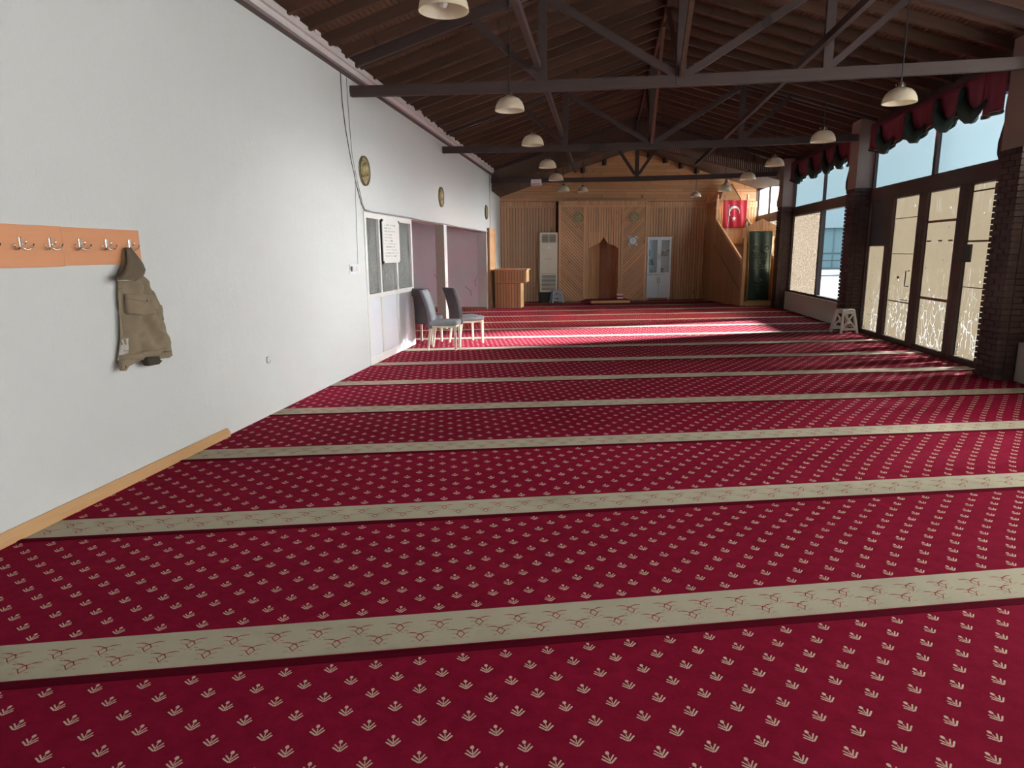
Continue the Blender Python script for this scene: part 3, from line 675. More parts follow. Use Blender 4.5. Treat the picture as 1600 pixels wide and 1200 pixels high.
# ------------------------------------------------------------------ carpet
CP = thing('prayer_carpet', 'wall-to-wall crimson prayer carpet with beige ornamented bands', 'carpet')
SEAM = {0: (2.416, .271), 1: (3.751, .254), 2: (5.127, .2387), 3: (6.52, .2275), 4: (7.94, .2255), 5: (9.36, .2265), 6: (10.76, .228)}
def seam(k):
    if k in SEAM: return SEAM[k]
    if k < 0: return 2.416+1.335*k, .271+.012*k*0
    return 10.76+1.395*(k-6), min(.24, .228+.003*(k-6))
def strip(k):
    (a0, s0), (a1, s1) = seam(k), seam(k+1); c0 = 1/math.hypot(1, s0)
    rects = [[(XL+(.036 if k < 1 else .004), YB), (4.715, YB), (4.715, 24), (XL+(.036 if k < 1 else .004), 24)], [(-7.0, 8.35), (XL+.004, 8.35), (XL+.004, 18.14), (-7.0, 18.14)]]
    vs, fs, uvs = [], [], []
    zt = [(0.0, -.013), (.002, -.001), (.014, .004), (.035, .0035), (.06, 0), (.3, 0), (9., 0)]
    for rc in rects:
        top = clip([(x, y) for x, y in rc], -s1, 1, a1-.004)
        top = clip(top, -ST, CT, VW-.01)
        for (a, za), (b, zb) in zip(zt, zt[1:]):
            # t = (y - a0 - s0*x)*c0
            pl = clip(top, s0*c0, -c0, -(a+a0*c0)) if len(top) > 2 else []
            if len(pl) > 2: pl = clip(pl, -s0*c0, c0, b+a0*c0)
            if len(pl) < 3: continue
            b0 = len(vs)
            for x, y in pl:
                t_ = (y-a0-s0*x)*c0; vs.append((x, y, za+(zb-za)*(t_-a)/(b-a))); pw = (a1+s1*x-a0-s0*x)*c0; uvs.append((x*c0+y*s0*c0+.06, t_ if a < .3 else .3+(t_-.3)*(1.352-.3)/(pw-.3)))
            fs.append(tuple(range(b0, b0+len(pl))))
    if not fs: return
    me = bpy.data.meshes.new('carpet_strip'); me.from_pydata(vs, [], fs); ul = me.uv_layers.new(name='UVMap')
    for lp in me.loops: ul.data[lp.index].uv = uvs[lp.vertex_index]
    me.materials.append(carpet_m); o = bpy.data.objects.new('carpet_strip', me); COL.objects.link(o); o.parent = CP
for k in range(-5, 14): strip(k)
# ------------------------------------------------------------------ glazed partition on the left
fr = MB(); X0, X1 = XL-.06, XL+.012
for y0, y1 in ((8.68, 8.76), (9.25, 9.31), (10.03, 10.09), (10.84, 10.92)): fr.box(X0, X1, y0, y1, .0, 2.05)
for z0, z1 in ((1.975, 2.05), (.90, .965), (0, .11)): fr.box(X0, X1-.001, 8.68, 10.92, z0, z1)
PF = tag(fr.build('window_8', white_paint, bevel=.004), kind='structure')
for a, b in ((8.76, 9.25), (9.31, 10.03), (10.09, 10.84)):
    MB().box(XL-.035, XL-.03, a-.01, b+.01, .96, 1.98).build('pane', ripgrey, PF)
    MB().box(XL-.05, XL-.008, a-.01, b+.01, .1, .92).build('lower_panel', white_gloss, PF, bevel=.003)
nb = thing('notice_board', 'white notice sheet with handwritten lines on the glass partition', 'notice', (XL+.016, 9.76, 1.67))
MB().box(0, .012, -.39, .40, -.30, .31).build('sheet', paper, nb)
m = MB()
for y in (-.385, .385):
    for z in (-.29, .30): m.box(-.002, .018, y-.02, y+.02, z-.018, z+.018)
m.build('corner_clips', dark_pl, nb); m = MB()
for r in range(11):
    z = .24-r*.044; y = -.32; pts = []
    L = R_.uniform(.35, .64)
    while y < -.32+L:
        pts.append((.0135, y, z+R_.uniform(-.010, .010))); y += .014
        if R_.random() < .12 and len(pts) > 2: m.tube(pts, .0018, 4); pts = []; y += .02
    if len(pts) > 2: m.tube(pts, .0018, 4)
m.build('handwriting', ink, nb)
tag(MB().box(XL-.029, XL-.026, 10.25, 10.31, 1.70, 1.82).build('paper_scrap', paper), 'small white paper scrap stuck to the right glass pane', 'paper')
# ------------------------------------------------------------------ wall fittings left
rk = thing('coat_rack', 'long beech coat board with chrome double hooks on the white wall', 'coat rack', (XL, 3.58, 1.56))
MB().box(0, .018, .004, .67, -.11, .11).build('board', board_w, rk, bevel=.002)
MB().box(0, .020, -1.25, -.001, -.115, .113).build('board', board_w, rk, bevel=.002)
def hook(y):
    h = MB().box(.018, .026, y-.010, y+.010, -.012, .048).build('coat_hook', chrome, rk, bevel=.003)
    m = MB()
    for s in (-1, 1): m.tube([(.024, y+s*.004, -.006), (.030, y+s*.022, -.020), (.036, y+s*.042, -.018), (.042, y+s*.058, -.004), (.044, y+s*.064, .012)], [.0045, .0042, .004, .0035, .0045], 8)
    m.tube([(.024, y, .0), (.05, y, .012), (.06, y, .03)], .004, 8)
    m.build('prong', chrome, h, smooth=True)
for y in (-.72, -.50, -.29, -.09, .13, .35, .56): hook(y)
sh = thing('wall_hook', 'tiny bent wall hook low on the white wall', 'hook', (XL, 5.86, .53))
m = MB(); m.box(0, .006, -.006, .006, -.03, .03); m.tube([(.004, 0, -.02), (.02, 0, -.03), (.03, .01, -.02), (.03, .02, -.005)], .004, 6); m.tube([(.004, 0, .02), (.02, 0, .03), (.02, .004, .04)], .003, 6)
m.build('metal_hook', chrome, sh)
sw = thing('light_switch', 'white switch panel with four rockers and a socket on the white wall', 'light switch', (XL, 8.25, 1.32))
MB().box(0, .010, -.16, .17, -.055, .055).build('plate', white_gloss, sw, bevel=.003)
for y in (-.04, .015, .07, .125): MB().box(.009, .016, y-.02, y+.02, -.035, .035).build('rocker', white_paint, sw, bevel=.002)
MB().lathe([(.0, .010), (.028, .010), (.03, .013), (.034, .013), (.034, .008)], 20, M=Matrix.Rotation(math.radians(90), 4, 'Y')@Matrix.Translation((0, -.115, 0))).build('socket', ink, sw)
def cab(name, label, pts, r, mat):
    return tag(MB().tube(pts, r, 5).build(name, mat, smooth=True), label, 'cable')
X = XL+.008
cab('hanging_cable', 'dark slack cable curving down the wall to the partition top', [(X, 8.13, 3.62), (X, 8.14, 3.3), (X, 8.20, 3.0), (X, 8.33, 2.65), (X, 8.48, 2.35), (X, 8.62, 2.14), (X, 8.72, 2.07)], .005, cable_b)
cab('hanging_cable', 'thin grey cable hanging beside the dark slack one', [(X, 8.32, 3.60), (X, 8.34, 3.1), (X, 8.38, 2.7), (X, 8.52, 2.4), (X, 8.66, 2.15), (X, 8.74, 2.08)], .004, cable)
cab('edge_cable', 'cable run along the top edge of the alcove opening', [(X+.008, 8.72, 2.068)]+[(X+.008, 9+i*.9, 2.066+.006*((i*7) % 3-1)) for i in range(11)]+[(X+.008, 18.3, 2.07)], .012, cable)
cab('switch_cable', 'thin vertical wire running down to the switch panel', [(X, 8.45, 2.55), (X, 8.42, 2.2), (X, 8.40, 1.8), (X, 8.38, 1.38)], .003, cable)
cab('corner_cable', 'thin wire dropping down the white wall behind the desk', [(X, 18.75, 3.6), (X, 18.74, 2.9), (X, 18.75, 2.2), (X, 18.75, 1.1)], .006, cable)
# ------------------------------------------------------------------ jacket
def jacket():
    t = thing('jacket', 'khaki cotton jacket hanging from the last hook of the coat board', 'jacket', (XL+.02, 4.1, 1.15))
    rows = [(1.556, 4.085, 4.095), (1.533, 4.068, 4.118), (1.512, 4.056, 4.134), (1.476, 4.047, 4.149), (1.447, 4.039, 4.158), (1.403, 4.006, 4.181), (1.367, 3.99, 4.217), (1.345, 3.99, 4.239), (1.329, 3.985, 4.251), (1.292, 3.981, 4.26), (1.263, 3.979, 4.262), (1.218, 3.980, 4.275), (1.179, 3.982, 4.304), (1.148, 3.984, 4.338), (1.095, 3.977, 4.318), (1.051, 3.967, 4.312), (1.006, 3.957, 4.322), (0.968, 3.94, 4.34), (0.914, 3.92, 4.375), (0.876, 3.912, 4.387), (0.858, 3.908, 4.385)]
    NZ, NY = 70, 40
    def row(z):
        for (za, a, b), (zb, c, d) in zip(rows, rows[1:]):
            if z >= zb: k = (za-z)/(za-zb); return a+(c-a)*k, b+(d-b)*k
        return rows[-1][1:]
    def dep(y, z, s):
        e = math.sin(math.pi*min(1, max(0, s)))**.62
        h = (1.556-z)/.7
        d = .035+.075*min(1, h*1.6)
        # folds: fan from shoulder to hem and slanted sleeve folds
        f = .012*math.sin((y-4.09)/(0.03+.05*h)*2.6+1.2*h*5) * min(1, h*2)
        f += .016*math.exp(-((y-(4.13+.30*(1.08-z)))/.022)**2)*(1 if .86 < z < 1.12 else .2)
        f -= .020*math.exp(-((y-(4.19+.30*(1.12-z)))/.016)**2)*(1 if .88 < z < 1.14 else .1)
        f += .014*math.exp(-((y-(4.24+.32*(1.12-z)))/.02)**2)*(1 if .88 < z < 1.13 else .1)
        f += .006*math.sin(z*38+y*25)*math.exp(-((z-1.04)/.09)**2)
        f -= .018*math.exp(-((z-(1.135+.55*(4.34-y)*-1+.02))/.012)**2)*(1 if y > 4.2 else 0)
        f += .006*math.sin(y*61+z*17)+.004*math.sin(y*23-z*71)
        return max(.006, (d+1.9*f)*e)
    vs, fs = [], []
    zs = [1.556-(1.556-.858)*i/NZ for i in range(NZ+1)]
    for z in zs:
        a, b = row(z)
        for j in range(NY+1): s = j/NY; y = a+(b-a)*s; vs.append((dep(y, z, s), y-4.1, z-1.15))
    for i in range(NZ):
        for j in range(NY): k = i*(NY+1)+j; fs.append((k, k+1, k+NY+2, k+NY+1))
    nb_ = len(vs)
    for z in zs:
        a, b = row(z); vs += [(.0, a-4.1+.004, z-1.15), (.0, b-4.1-.004, z-1.15)]
    for i in range(NZ):
        l, r = nb_+2*i, nb_+2*i+1
        fs += [(i*(NY+1), (i+1)*(NY+1), l+2, l), (i*(NY+1)+NY, r, r+2, (i+1)*(NY+1)+NY), (l, l+2, r+2, r)]
    fs.append(tuple(NZ*(NY+1)+j for j in range(NY+1))+(nb_+2*NZ+1, nb_+2*NZ)); fs.append(tuple(j for j in range(NY, -1, -1))+(nb_, nb_+1))
    m = MB(); m.v, m.f = vs, fs; m.build('body', jack_m, t, smooth='auto')
    def sheet(name, poly, x0, th, mat, par=t, n=None):   # thick cloth flap: poly in (y,z) world, x0 local offset function
        vs = [(x0(y, z) if callable(x0) else x0, y-4.1, z-1.15) for y, z in poly]; k = len(vs); m = MB()
        m.add(vs+[(x+th, y, z) for x, y, z in vs], [tuple(range(k)), tuple(range(2*k-1, k-1, -1))]+[(i, i+k, (i+1) % k+k, (i+1) % k) for i in range(k)])
        return m.build(name, mat, par, bevel=.003)
    def surf(y, z):
        a, b = row(max(.86, min(1.555, z))); return dep(y, z, (y-a)/(b-a))
    # sleeve folded down the right side
    pts = [(.06, 4.185, 1.25), (.065, 4.245, 1.155), (.065, 4.238, 1.06), (.07, 4.255, .97), (.07, 4.285, .90), (.06, 4.28, .84)]
    m = MB(); fine = []; rr = []
    for i in range(5):
        for k in range(6): q_ = k/6; fine.append(tuple(pts[i][j]+(pts[i+1][j]-pts[i][j])*q_-(4.1 if j == 1 else 1.15 if j == 2 else 0) for j in range(3))); rr.append(.040+.003*math.sin(len(fine)*.9)+.010*i/5)
    m.tube(fine, rr, 14); o = m.build('sleeve', jack_m, t, smooth=True)
    # collar
    m = MB(); cp = [(1.553, 4.068, 4.112), (1.50, 4.045, 4.15), (1.45, 4.02, 4.172), (1.41, 3.985, 4.172), (1.385, 3.955, 4.150), (1.362, 3.912, 4.108), (1.35, 3.898, 4.05)]
    vs, fs = [], []
    for i, (z, a, b) in enumerate(cp):
        for j in range(9):
            s = j/8; y = a+(b-a)*s; vs.append((.03+.085*min(1, i/3)*math.sin(math.pi*(.12+.76*s))+.006*math.sin(s*11+i), y-4.1, z-1.15))
    for i in range(len(cp)-1):
        for j in range(8): k = i*9+j; fs.append((k, k+1, k+10, k+9))
    m.add(vs, fs); o = m.build('collar', jack_d, t, smooth=True, fix=False); s_ = o.modifiers.new('thick', 'SOLIDIFY'); s_.thickness = .008
    MB().tube([(x+.001, y, z) for x, y, z in vs[-9:-3]], .0035, 6).build('collar_edge', jack_in, t, smooth=True)
    # pocket with flap and button
    def patch(name, corners, off, mat, nu=10, nv=8):
        vs, fs = [], []
        (a, b, c, d) = corners
        for i in range(nv+1):
            for j in range(nu+1):
                s, q_ = j/nu, i/nv
                y = (a[0]*(1-s)+b[0]*s)*(1-q_)+(d[0]*(1-s)+c[0]*s)*q_; z = (a[1]*(1-s)+b[1]*s)*(1-q_)+(d[1]*(1-s)+c[1]*s)*q_
                if name == 'pocket_flap': z -= .022*(1-abs(2*s-1))*q_
                if name == 'pocket': z -= .014*(1-abs(2*s-1))*q_
                vs.append((surf(y, z)+off, y-4.1, z-1.15))
        for i in range(nv):
            for j in range(nu): k = i*(nu+1)+j; fs.append((k, k+1, k+nu+2, k+nu+1))
        o = MB().add(vs, fs).build(name, mat, t, smooth=True, fix=False); s_ = o.modifiers.new('thick', 'SOLIDIFY'); s_.thickness = .006; s_.offset = -1; return o
    pk = patch('pocket', [(3.995, 1.25), (4.165, 1.235), (4.150, 1.12), (3.995, 1.13)], .007, jack_m)
    pf = patch('pocket_flap', [(3.99, 1.262), (4.178, 1.245), (4.172, 1.213), (3.995, 1.228)], .015, jack_m)
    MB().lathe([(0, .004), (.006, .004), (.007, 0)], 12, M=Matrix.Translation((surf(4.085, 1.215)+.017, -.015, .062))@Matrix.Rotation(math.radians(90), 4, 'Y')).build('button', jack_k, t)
    hb = patch('hem_band', [(3.905, .872), (4.388, .885), (4.372, .838), (3.90, .835)], .006, jack_m, 24, 3)
    patch('lining', [(3.945, .975), (3.967, .975), (3.935, .84), (3.89, .84)], .004, jack_in, 4, 8)
    patch('placket', [(3.972, 1.30), (3.992, 1.30), (3.945, .86), (3.925, .86)], .004, jack_m, 3, 12)
    sheet('cuff', [(3.872, .835), (3.90, .845), (4.13, .862), (4.13, .825), (4.02, .812), (3.93, .796), (3.90, .772), (3.872, .775)], .03, .03, jack_m)
    MB().lathe([(0, .004), (.007, .004), (.008, 0)], 12, M=Matrix.Translation((.062, -.212, -.35))@Matrix.Rotation(math.radians(90), 4, 'Y')).build('button', chrome, t)
    sheet('sleeve_end', [(4.16, .86), (4.36, .875), (4.368, .80), (4.33, .79), (4.28, .795), (4.19, .80)], .02, .05, jack_m)
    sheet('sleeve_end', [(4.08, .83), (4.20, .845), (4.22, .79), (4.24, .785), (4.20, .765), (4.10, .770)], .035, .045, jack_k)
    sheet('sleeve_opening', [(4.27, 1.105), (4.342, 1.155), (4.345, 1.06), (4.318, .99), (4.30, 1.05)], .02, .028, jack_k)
    return t
jacket()
# ------------------------------------------------------------------ chairs
def chair(loc, rz, label, group='grey upholstered chairs by the partition', tilt=0):
    t = thing('dining_chair', label, 'chair', loc, rz, group)      # faces +x
    w = .215
    m = MB(); m.box(-.20, .24, -w, w, .385, .465); s = m.build('seat', fab_lt, t, bevel=.028); s.modifiers['bevel'].segments = 4
    # curved thick backrest
    vs, fs = [], []; N = 12; prof = []
    for i in range(N+1):
        k = i/N; z = .34+.60*k; x = -.19-.13*k**1.5+.015*math.sin(k*math.pi); th = .035*(1-.25*k); prof.append((x, z, th))
    for x, z, th in prof:
        for y in (-w+.005, w-.005): vs += [(x-th, y, z), (x+th, y, z)]
    for i in range(N):
        b = i*4; c = b+4
        fs += [(b, c, c+2, b+2), (b+1, b+3, c+3, c+1), (b, b+1, c+1, c), (b+2, c+2, c+3, b+3)]
    fs += [(0, 2, 3, 1), (N*4, N*4+1, N*4+3, N*4+2)]
    o = MB().add(vs, fs).build('backrest', fab_dk, t, smooth='auto', bevel=.012)
    o2 = MB(); vs2 = []; fs2 = []
    for x, z, th in prof[2:]:
        vs2 += [(x+th+.004, -w+.02, z), (x+th+.004, w-.02, z)]
    for i in range(len(prof)-3): fs2.append((2*i, 2*i+1, 2*i+3, 2*i+2))
    f_ = o2.add(vs2, fs2).build('front_upholstery', fab_lt, t, smooth=True, fix=False); sm = f_.modifiers.new('thick', 'SOLIDIFY'); sm.thickness = .006
    leg_m = MATS.get('chair_leg') or plain('chair_leg', (.70, .62, .50), .4)
    for y in (-w+.03, w-.03):
        MB().add(*taper((.205, y, .40), (.215, y, 0), .042, .028)).build('leg', leg_m, t)
        MB().add(*taper((-.17, y, .42), (-.235, y, 0), .042, .028)).build('leg', leg_m, t)
    MB().box(-.17, .21, -w+.03, w-.03, .355, .388).build('apron', leg_m, t)
    return t
def taper(p, q, a, b):
    vs = []
    for (x, y, z), s in ((p, a), (q, b)):
        for i, j in ((-1, -1), (1, -1), (1, 1), (-1, 1)): vs.append((x+i*s/2, y+j*s/2, z))
    return vs, [(0, 1, 2, 3), (7, 6, 5, 4), (0, 4, 5, 1), (1, 5, 6, 2), (2, 6, 7, 3), (3, 7, 4, 0)]
chair((-2.50, 10.42, 0), math.radians(2), 'grey upholstered chair nearest the camera, seat pointing right')
chair((-2.30, 11.20, 0), math.radians(38), 'grey upholstered chair standing rightmost, behind the nearest one')
chair((-2.98, 11.12, 0), math.radians(82), 'dark-backed upholstered chair turned away, against the partition end')
# ------------------------------------------------------------------ folding stools
def stool(loc, rz, label, h, mat, lean=0.):
    t = thing('folding_stool', label, 'stool', loc, rz); t.rotation_euler = (lean, 0, rz)
    a = MB(); tw, bw, td, bd = .12, .19, .09, .15
    m = MB(); m.box(-tw-.01, tw+.01, -td, td, h-.03, h); m.build('top', mat, t, bevel=.008)
    MB().box(-.045, .045, -.018, .018, h-.002, h+.002).build('handle_slot', dark_pl, t)
    for sy in (-1, 1):
        P = lambda x, z: (x, sy*(td+(bd-td)*(1-z/h)), z)
        m = MB()
        for sx in (-1, 1):
            m.bar(P(sx*(tw-.012), h-.02), P(sx*(bw-.02), .0), .045, .018, (0, 1, 0)); 
            m.bar(P(sx*(tw-.03), h-.09), P(-sx*(bw-.05), .09), .030, .014, (0, 1, 0))
        m.bar(P(-tw, h-.06), P(tw, h-.06), .014, .055); m.bar(P(-bw*.86, .08), P(bw*.86, .08), .014, .045)
        m.lathe([(0, -.01), (.035, -.01), (.035, .01), (0, .01)], 12, M=Matrix.Translation(P(0, h*.47))@Matrix.Rotation(math.radians(90), 4, 'X'))
        m.build('side_panel', mat, t)
    for sx in (-1, 1):
        m = MB()
        for sy in (-1, 1): m.bar((sx*(tw-.015), sy*(td-.02), h-.03), (sx*(bw-.03), sy*(bd-.02), 0), .03, .02, (1, 0, 0))
        m.bar((sx*(bw-.05), -(bd-.03), .12), (sx*(bw-.05), bd-.03, .12), .015, .04); m.build('end_frame', mat, t)
    return t
stool((4.42, 13.02, 0), math.radians(20), 'white plastic folding stool between the brick pillar and the glass door', .44, stool_m)
x, y, _ = qw(3.42, 20.18)
stool((x, y, 0), TH+.1, 'grey plastic folding stool before the air conditioner', .39, stool_b)
# ------------------------------------------------------------------ air conditioner
ac = thing('air_conditioner', 'tall cream floor-standing air conditioner by the pine wall', 'air conditioner', qw(3.22, 20.62), TH)
MB().box(-.22, .22, -.08, .12, 0, .33).build('plinth', dark_pl, ac)
MB().box(-.275, .275, -.14, .16, .31, 2.10).build('body', metal_cream, ac, bevel=.012)
MB().box(-.215, .215, -.147, -.139, 1.80, 2.04).build('grille_recess', dark_pl, ac); MB().box(-.215, .215, -.147, -.139, .36, .82).build('grille_recess', dark_pl, ac)
for i in range(5): piece('grille_slat', (.43, .018, .018), (0, -.153, 1.825+i*.048), metal_cream, ac)
for i in range(12): piece('grille_slat', (.43, .018, .018), (0, -.153, .375+i*.038), metal_cream, ac)
for x in (0,): MB().box(-.008, .008, -.16, -.146, 1.80, 2.04).build('grille_bar', metal_cream, ac)
m = MB(); m.prism([(-.075, 1.62), (.075, 1.62), (.05, 1.68), (.02, 1.69), (.012, 1.75), (-.012, 1.75), (-.02, 1.69), (-.05, 1.68)], 'y', -.152, -.139); m.build('control_panel', white_gloss, ac, bevel=.004)
m = MB()
for i in range(9): m.box(-.12+i*.026, -.103+i*.026, -.1425, -.139, 1.305, 1.318)
m.build('lettering', ink, ac)
MB().box(-.225, .225, -.143, -.139, .86, .868).build('seam', dark_pl, ac)
# ------------------------------------------------------------------ white bookcase
bc = thing('glass_cabinet', 'white cabinet with glass upper doors holding books, right of the niche', 'cabinet', qw(6.70, 20.58), TH)
w, d, h = .385, .24, 1.94
m = MB(); m.box(-w, -w+.02, 0-.0, d, .08, h); m.box(w-.02, w, 0, d, .08, h); m.box(-w-.015, w+.015, -.02, d, h-.02, h+.01); m.box(-w, w, 0, d, .08, .10); m.box(-w, w, d-.01, d, .1, h)
for z in (.77, 1.06, 1.34, 1.62): m.box(-w+.02, w-.02, .02, d-.01, z, z+.02)
m.build('carcass', white_gloss, bc)
for x in (-w+.04, w-.04): MB().box(x-.012, x+.012, .01, .035, 0, .08).build('leg', white_gloss, bc)
for s in (-1, 1):
    a, b = (-w+.003, -.003) if s < 0 else (.003, w-.003)
    MB().box(a, b, -.018, -.001, .09, .79).build('lower_door', white_gloss, bc, bevel=.003)
    m = MB(); m.box(a, a+.06, -.018, -.001, .80, h-.025); m.box(b-.06, b, -.018, -.001, .80, h-.025); m.box(a+.06, b-.06, -.018, -.001, .80, .86); m.box(a+.06, b-.06, -.018, -.001, h-.085, h-.025)
    dr = m.build('glass_door', white_gloss, bc, bevel=.003); MB().box(a+.05, b-.05, -.011, -.008, .85, h-.07).build('pane', cabglass, dr)
    for z0, z1 in ((1.28, 1.44), (.54, .70)):
        xh = s*.035; MB().tube([(xh, -.018, z0), (xh, -.042, z0+.015), (xh, -.042, z1-.015), (xh, -.018, z1)], .006, 6).build('door_handle', dark_pl, bc)
# books on the shelves
def book(u, z, t_, h_, mat, lean, lb):
    o = thing('book', lb, 'book', qw(u, 20.64, z), TH, 'books in the glass cabinet'); o.rotation_euler = (0, lean, TH)
    MB().box(0, t_, .0, .13, 0, h_).build('cover', mat, o); MB().box(.004, t_-.004, .004, .132, .005, h_-.005).build('pages', paper, o)
bi = 0
for z, x0, n, lean in ((1.362, .07, 6, .25), (1.08, -.30, 4, -.22), (.792, -.33, 5, 0), (.792, .06, 4, 0), (1.362, -.33, 2, 0)):
    x = x0
    for k in range(n):
        th_ = R_.uniform(.024, .036); mt = book_cols[(bi*3+k) % 5]
        cn = mt.name.split('_')[1]
        sh = {1.362: 'second shelf', 1.08: 'third shelf', .792: 'lowest shelf'}[z]
        book(6.70+x, z, th_, R_.uniform(.17, .215)*(1 if lean == 0 else .95), mt, lean, '%s book, %s from left, %s behind the %s glass door' % (cn, ['first', 'second', 'third', 'fourth', 'fifth', 'sixth', 'seventh'][k], sh, 'left' if x0 < 0 else 'right')); x += th_+(.003 if lean == 0 else .012)
    bi += 1
# ------------------------------------------------------------------ muezzin desk and panel
dk = thing('wooden_desk', 'pine board desk with overhanging top at the end of the white wall', 'desk', (-2.96, 18.42, 0))
m = MB(); m.box(0, .70, .02, .74, 0, .69); m.box(0, .85, .0, .74, .69, 1.02); m.build('carcass', groove_dk, dk)
n = 9
for i in range(n): piece('plank', (.078-.014, .02, .67), (.039+i*.078, .008, .335), pine, dk)
for i in range(11): piece('plank', (.078-.014, .02, .30), (.039+i*.078, -.010, .87), pine, dk)
for i in range(8): piece('side_plank', (.02, .083, .67), (.71, .06+i*.09, .335), pine_l, dk)
for i in range(8): piece('side_plank', (.02, .083, .32), (.865, .06+i*.09, .87), pine_l, dk)
MB().box(-.01, .91, -.05, .78, 1.03, 1.065).build('desktop', pine, dk, bevel=.004); MB().box(0, .87, -.03, .0, .685, .72).build('rail', pine, dk)
pn = thing('wooden_door_leaf', 'tall narrow pine door leaf standing open behind the desk', 'door leaf', (-3.09, 18.30, 0), math.radians(80))
MB().box(-.03, .02, -.03, .04, 0, 2.17).build('jamb', pine_dk, pn)
m = MB(); m.box(.02, .10, 0, .04, 0, 2.16); m.box(.50, .58, 0, .04, 0, 2.16); m.box(.10, .50, 0, .04, 2.02, 2.16); m.box(.10, .50, 0, .04, 0, .2); m.build('frame', pine, pn, bevel=.004)
MB().box(.09, .51, .010, .03, .2, 2.03).build('inset_panel', pine_l, pn)
pp = tag(MB().box(-.10, .10, -.07, .07, 0, .012).build('papers', paper, loc=(-2.3, 18.6, 1.066)), 'small pile of white papers on the desk top', 'papers')
# projector-like white box on far truss
bx = thing('white_wall_box', 'small white box fixed to the far tie beam', 'box', (-1.86, 18.93, 3.31))
MB().box(-.14, .14, -.04, .07, 0, .16).build('housing', white_paint, bx, bevel=.008); MB().box(-.12, .12, -.045, -.04, .02, .04).build('slot', ink, bx)
# ------------------------------------------------------------------ minbar (pulpit)
MN = thing('pulpit', 'pine pulpit with staircase, arched portal and pointed canopy in the corner', 'pulpit', qw(8.22, 18.0), TH)
W_ = 1.0
def side(x0, x1, name):
    poly = [(.06, 0), (2.84, 0), (2.84, 2.40), (2.0, 2.40), (.06, 1.20)]
    n = 20; dy = 2.78/n
    for i in range(n):
        a, b = .06+i*dy+.003, .06+(i+1)*dy-.003; top = lambda y: min(2.40, 1.20+(y-.06)*1.2/1.94)
        MB().prism([(a, 0), (b, 0), (b, top(b)), (a, top(a))], 'x', x0, x1).build('side_board', pine_dk, MN)
    xo = x0-.015 if name == 'l' else x0
    MB().bar(((x0+x1)/2, .02, 1.235), ((x0+x1)/2, 2.0, 2.455), .055, .055).build('handrail', pine_l, MN)
    MB().bar((x0-.008, .06, .42), (x0-.008, 2.0, 1.66), .02, .03).build('stringer', pine_dk, MN)
side(.0, .03, 'l'); side(W_-.03, W_, 'r')
for x in (.0, W_-.09):
    MB().box(x, x+.09, -.045, .045, 0, 1.86).build('portal_post', pine_l, MN, bevel=.004)
    MB().box(x-.015, x+.105, -.05, .05, 1.72, 1.78).build('post_cap', pine, MN)
n = 12
for i in range(n):
    a, b = -.05+i*1.10/n+.003, -.05+(i+1)*1.10/n-.003
    zt = lambda x: 2.36-abs(x-.5)*.48; zl = lambda x: 1.84+.20*max(0, 1-abs(x-.5)/.40)**.6
    MB().prism([(a, zl(a)), (b, zl(b)), (b, zt(b)), (a, zt(a))], 'y', -.035, -.01).build('portal_board', pine, MN)
MB().box(.09, W_-.09, -.12, .10, 0, .035).build('threshold', pine_l, MN); MB().box(.09, W_-.09, -.05, .10, .035, .11).build('threshold', pine_l, MN)
for i in range(8):
    y0 = .15+i*.23; MB().box(.03, W_-.03, y0, y0+.23, .0, .18+i*.205).build('step', pine_dk, MN)
MB().box(.03, W_-.03, 2.0, 2.84, .0, 1.72).build('platform', pine_dk, MN)
n = 10
for i in range(n): piece('breast_board', ((W_-.06)/n-.006, .02, .44), (.03+(i+.5)*(W_-.06)/n, 1.98, 1.94), pine, MN)
MB().box(.0, W_, 1.93, 2.02, 2.15, 2.20).build('breast_rail', pine_l, MN)
for x in (.0, W_-.06):
    for y in (1.96, 2.74):
        MB().box(x, x+.07, y, y+.07, 1.72 if y < 2 else 0, 3.03).build('canopy_post', pine_l, MN, bevel=.003)
        MB().lathe([(.03, 0), (.04, .02), (.018, .045), (.034, .08), (.03, .11), (.012, .14), (0, .17)], 12, c=(x+.035, y+.035, 3.03)).build('finial', pine, MN, smooth=True)
for y in (1.975, 2.76):
    m = MB(); m.box(.0, W_, y, y+.04, 2.96, 3.0)
    for i in range(16): m.box(.03+i*.059, .065+i*.059, y, y+.04, 3.0, 3.02)
    m.build('scalloped_rail', pine_l, MN)
for x in (0., W_-.04): MB().box(x, x+.04, 2.0, 2.78, 2.96, 3.0).build('side_rail', pine_l, MN)
MB().box(-.02, .09, 1.93, 2.05, 2.74, 2.80).build('post_ring', pine, MN); MB().box(W_-.09, W_+.02, 1.93, 2.05, 2.74, 2.80).build('post_ring', pine, MN)
for i in range(9): piece('canopy_board', (.02, .08, .56), (.02, 2.055+i*.087, 2.68), pine_dk, MN)
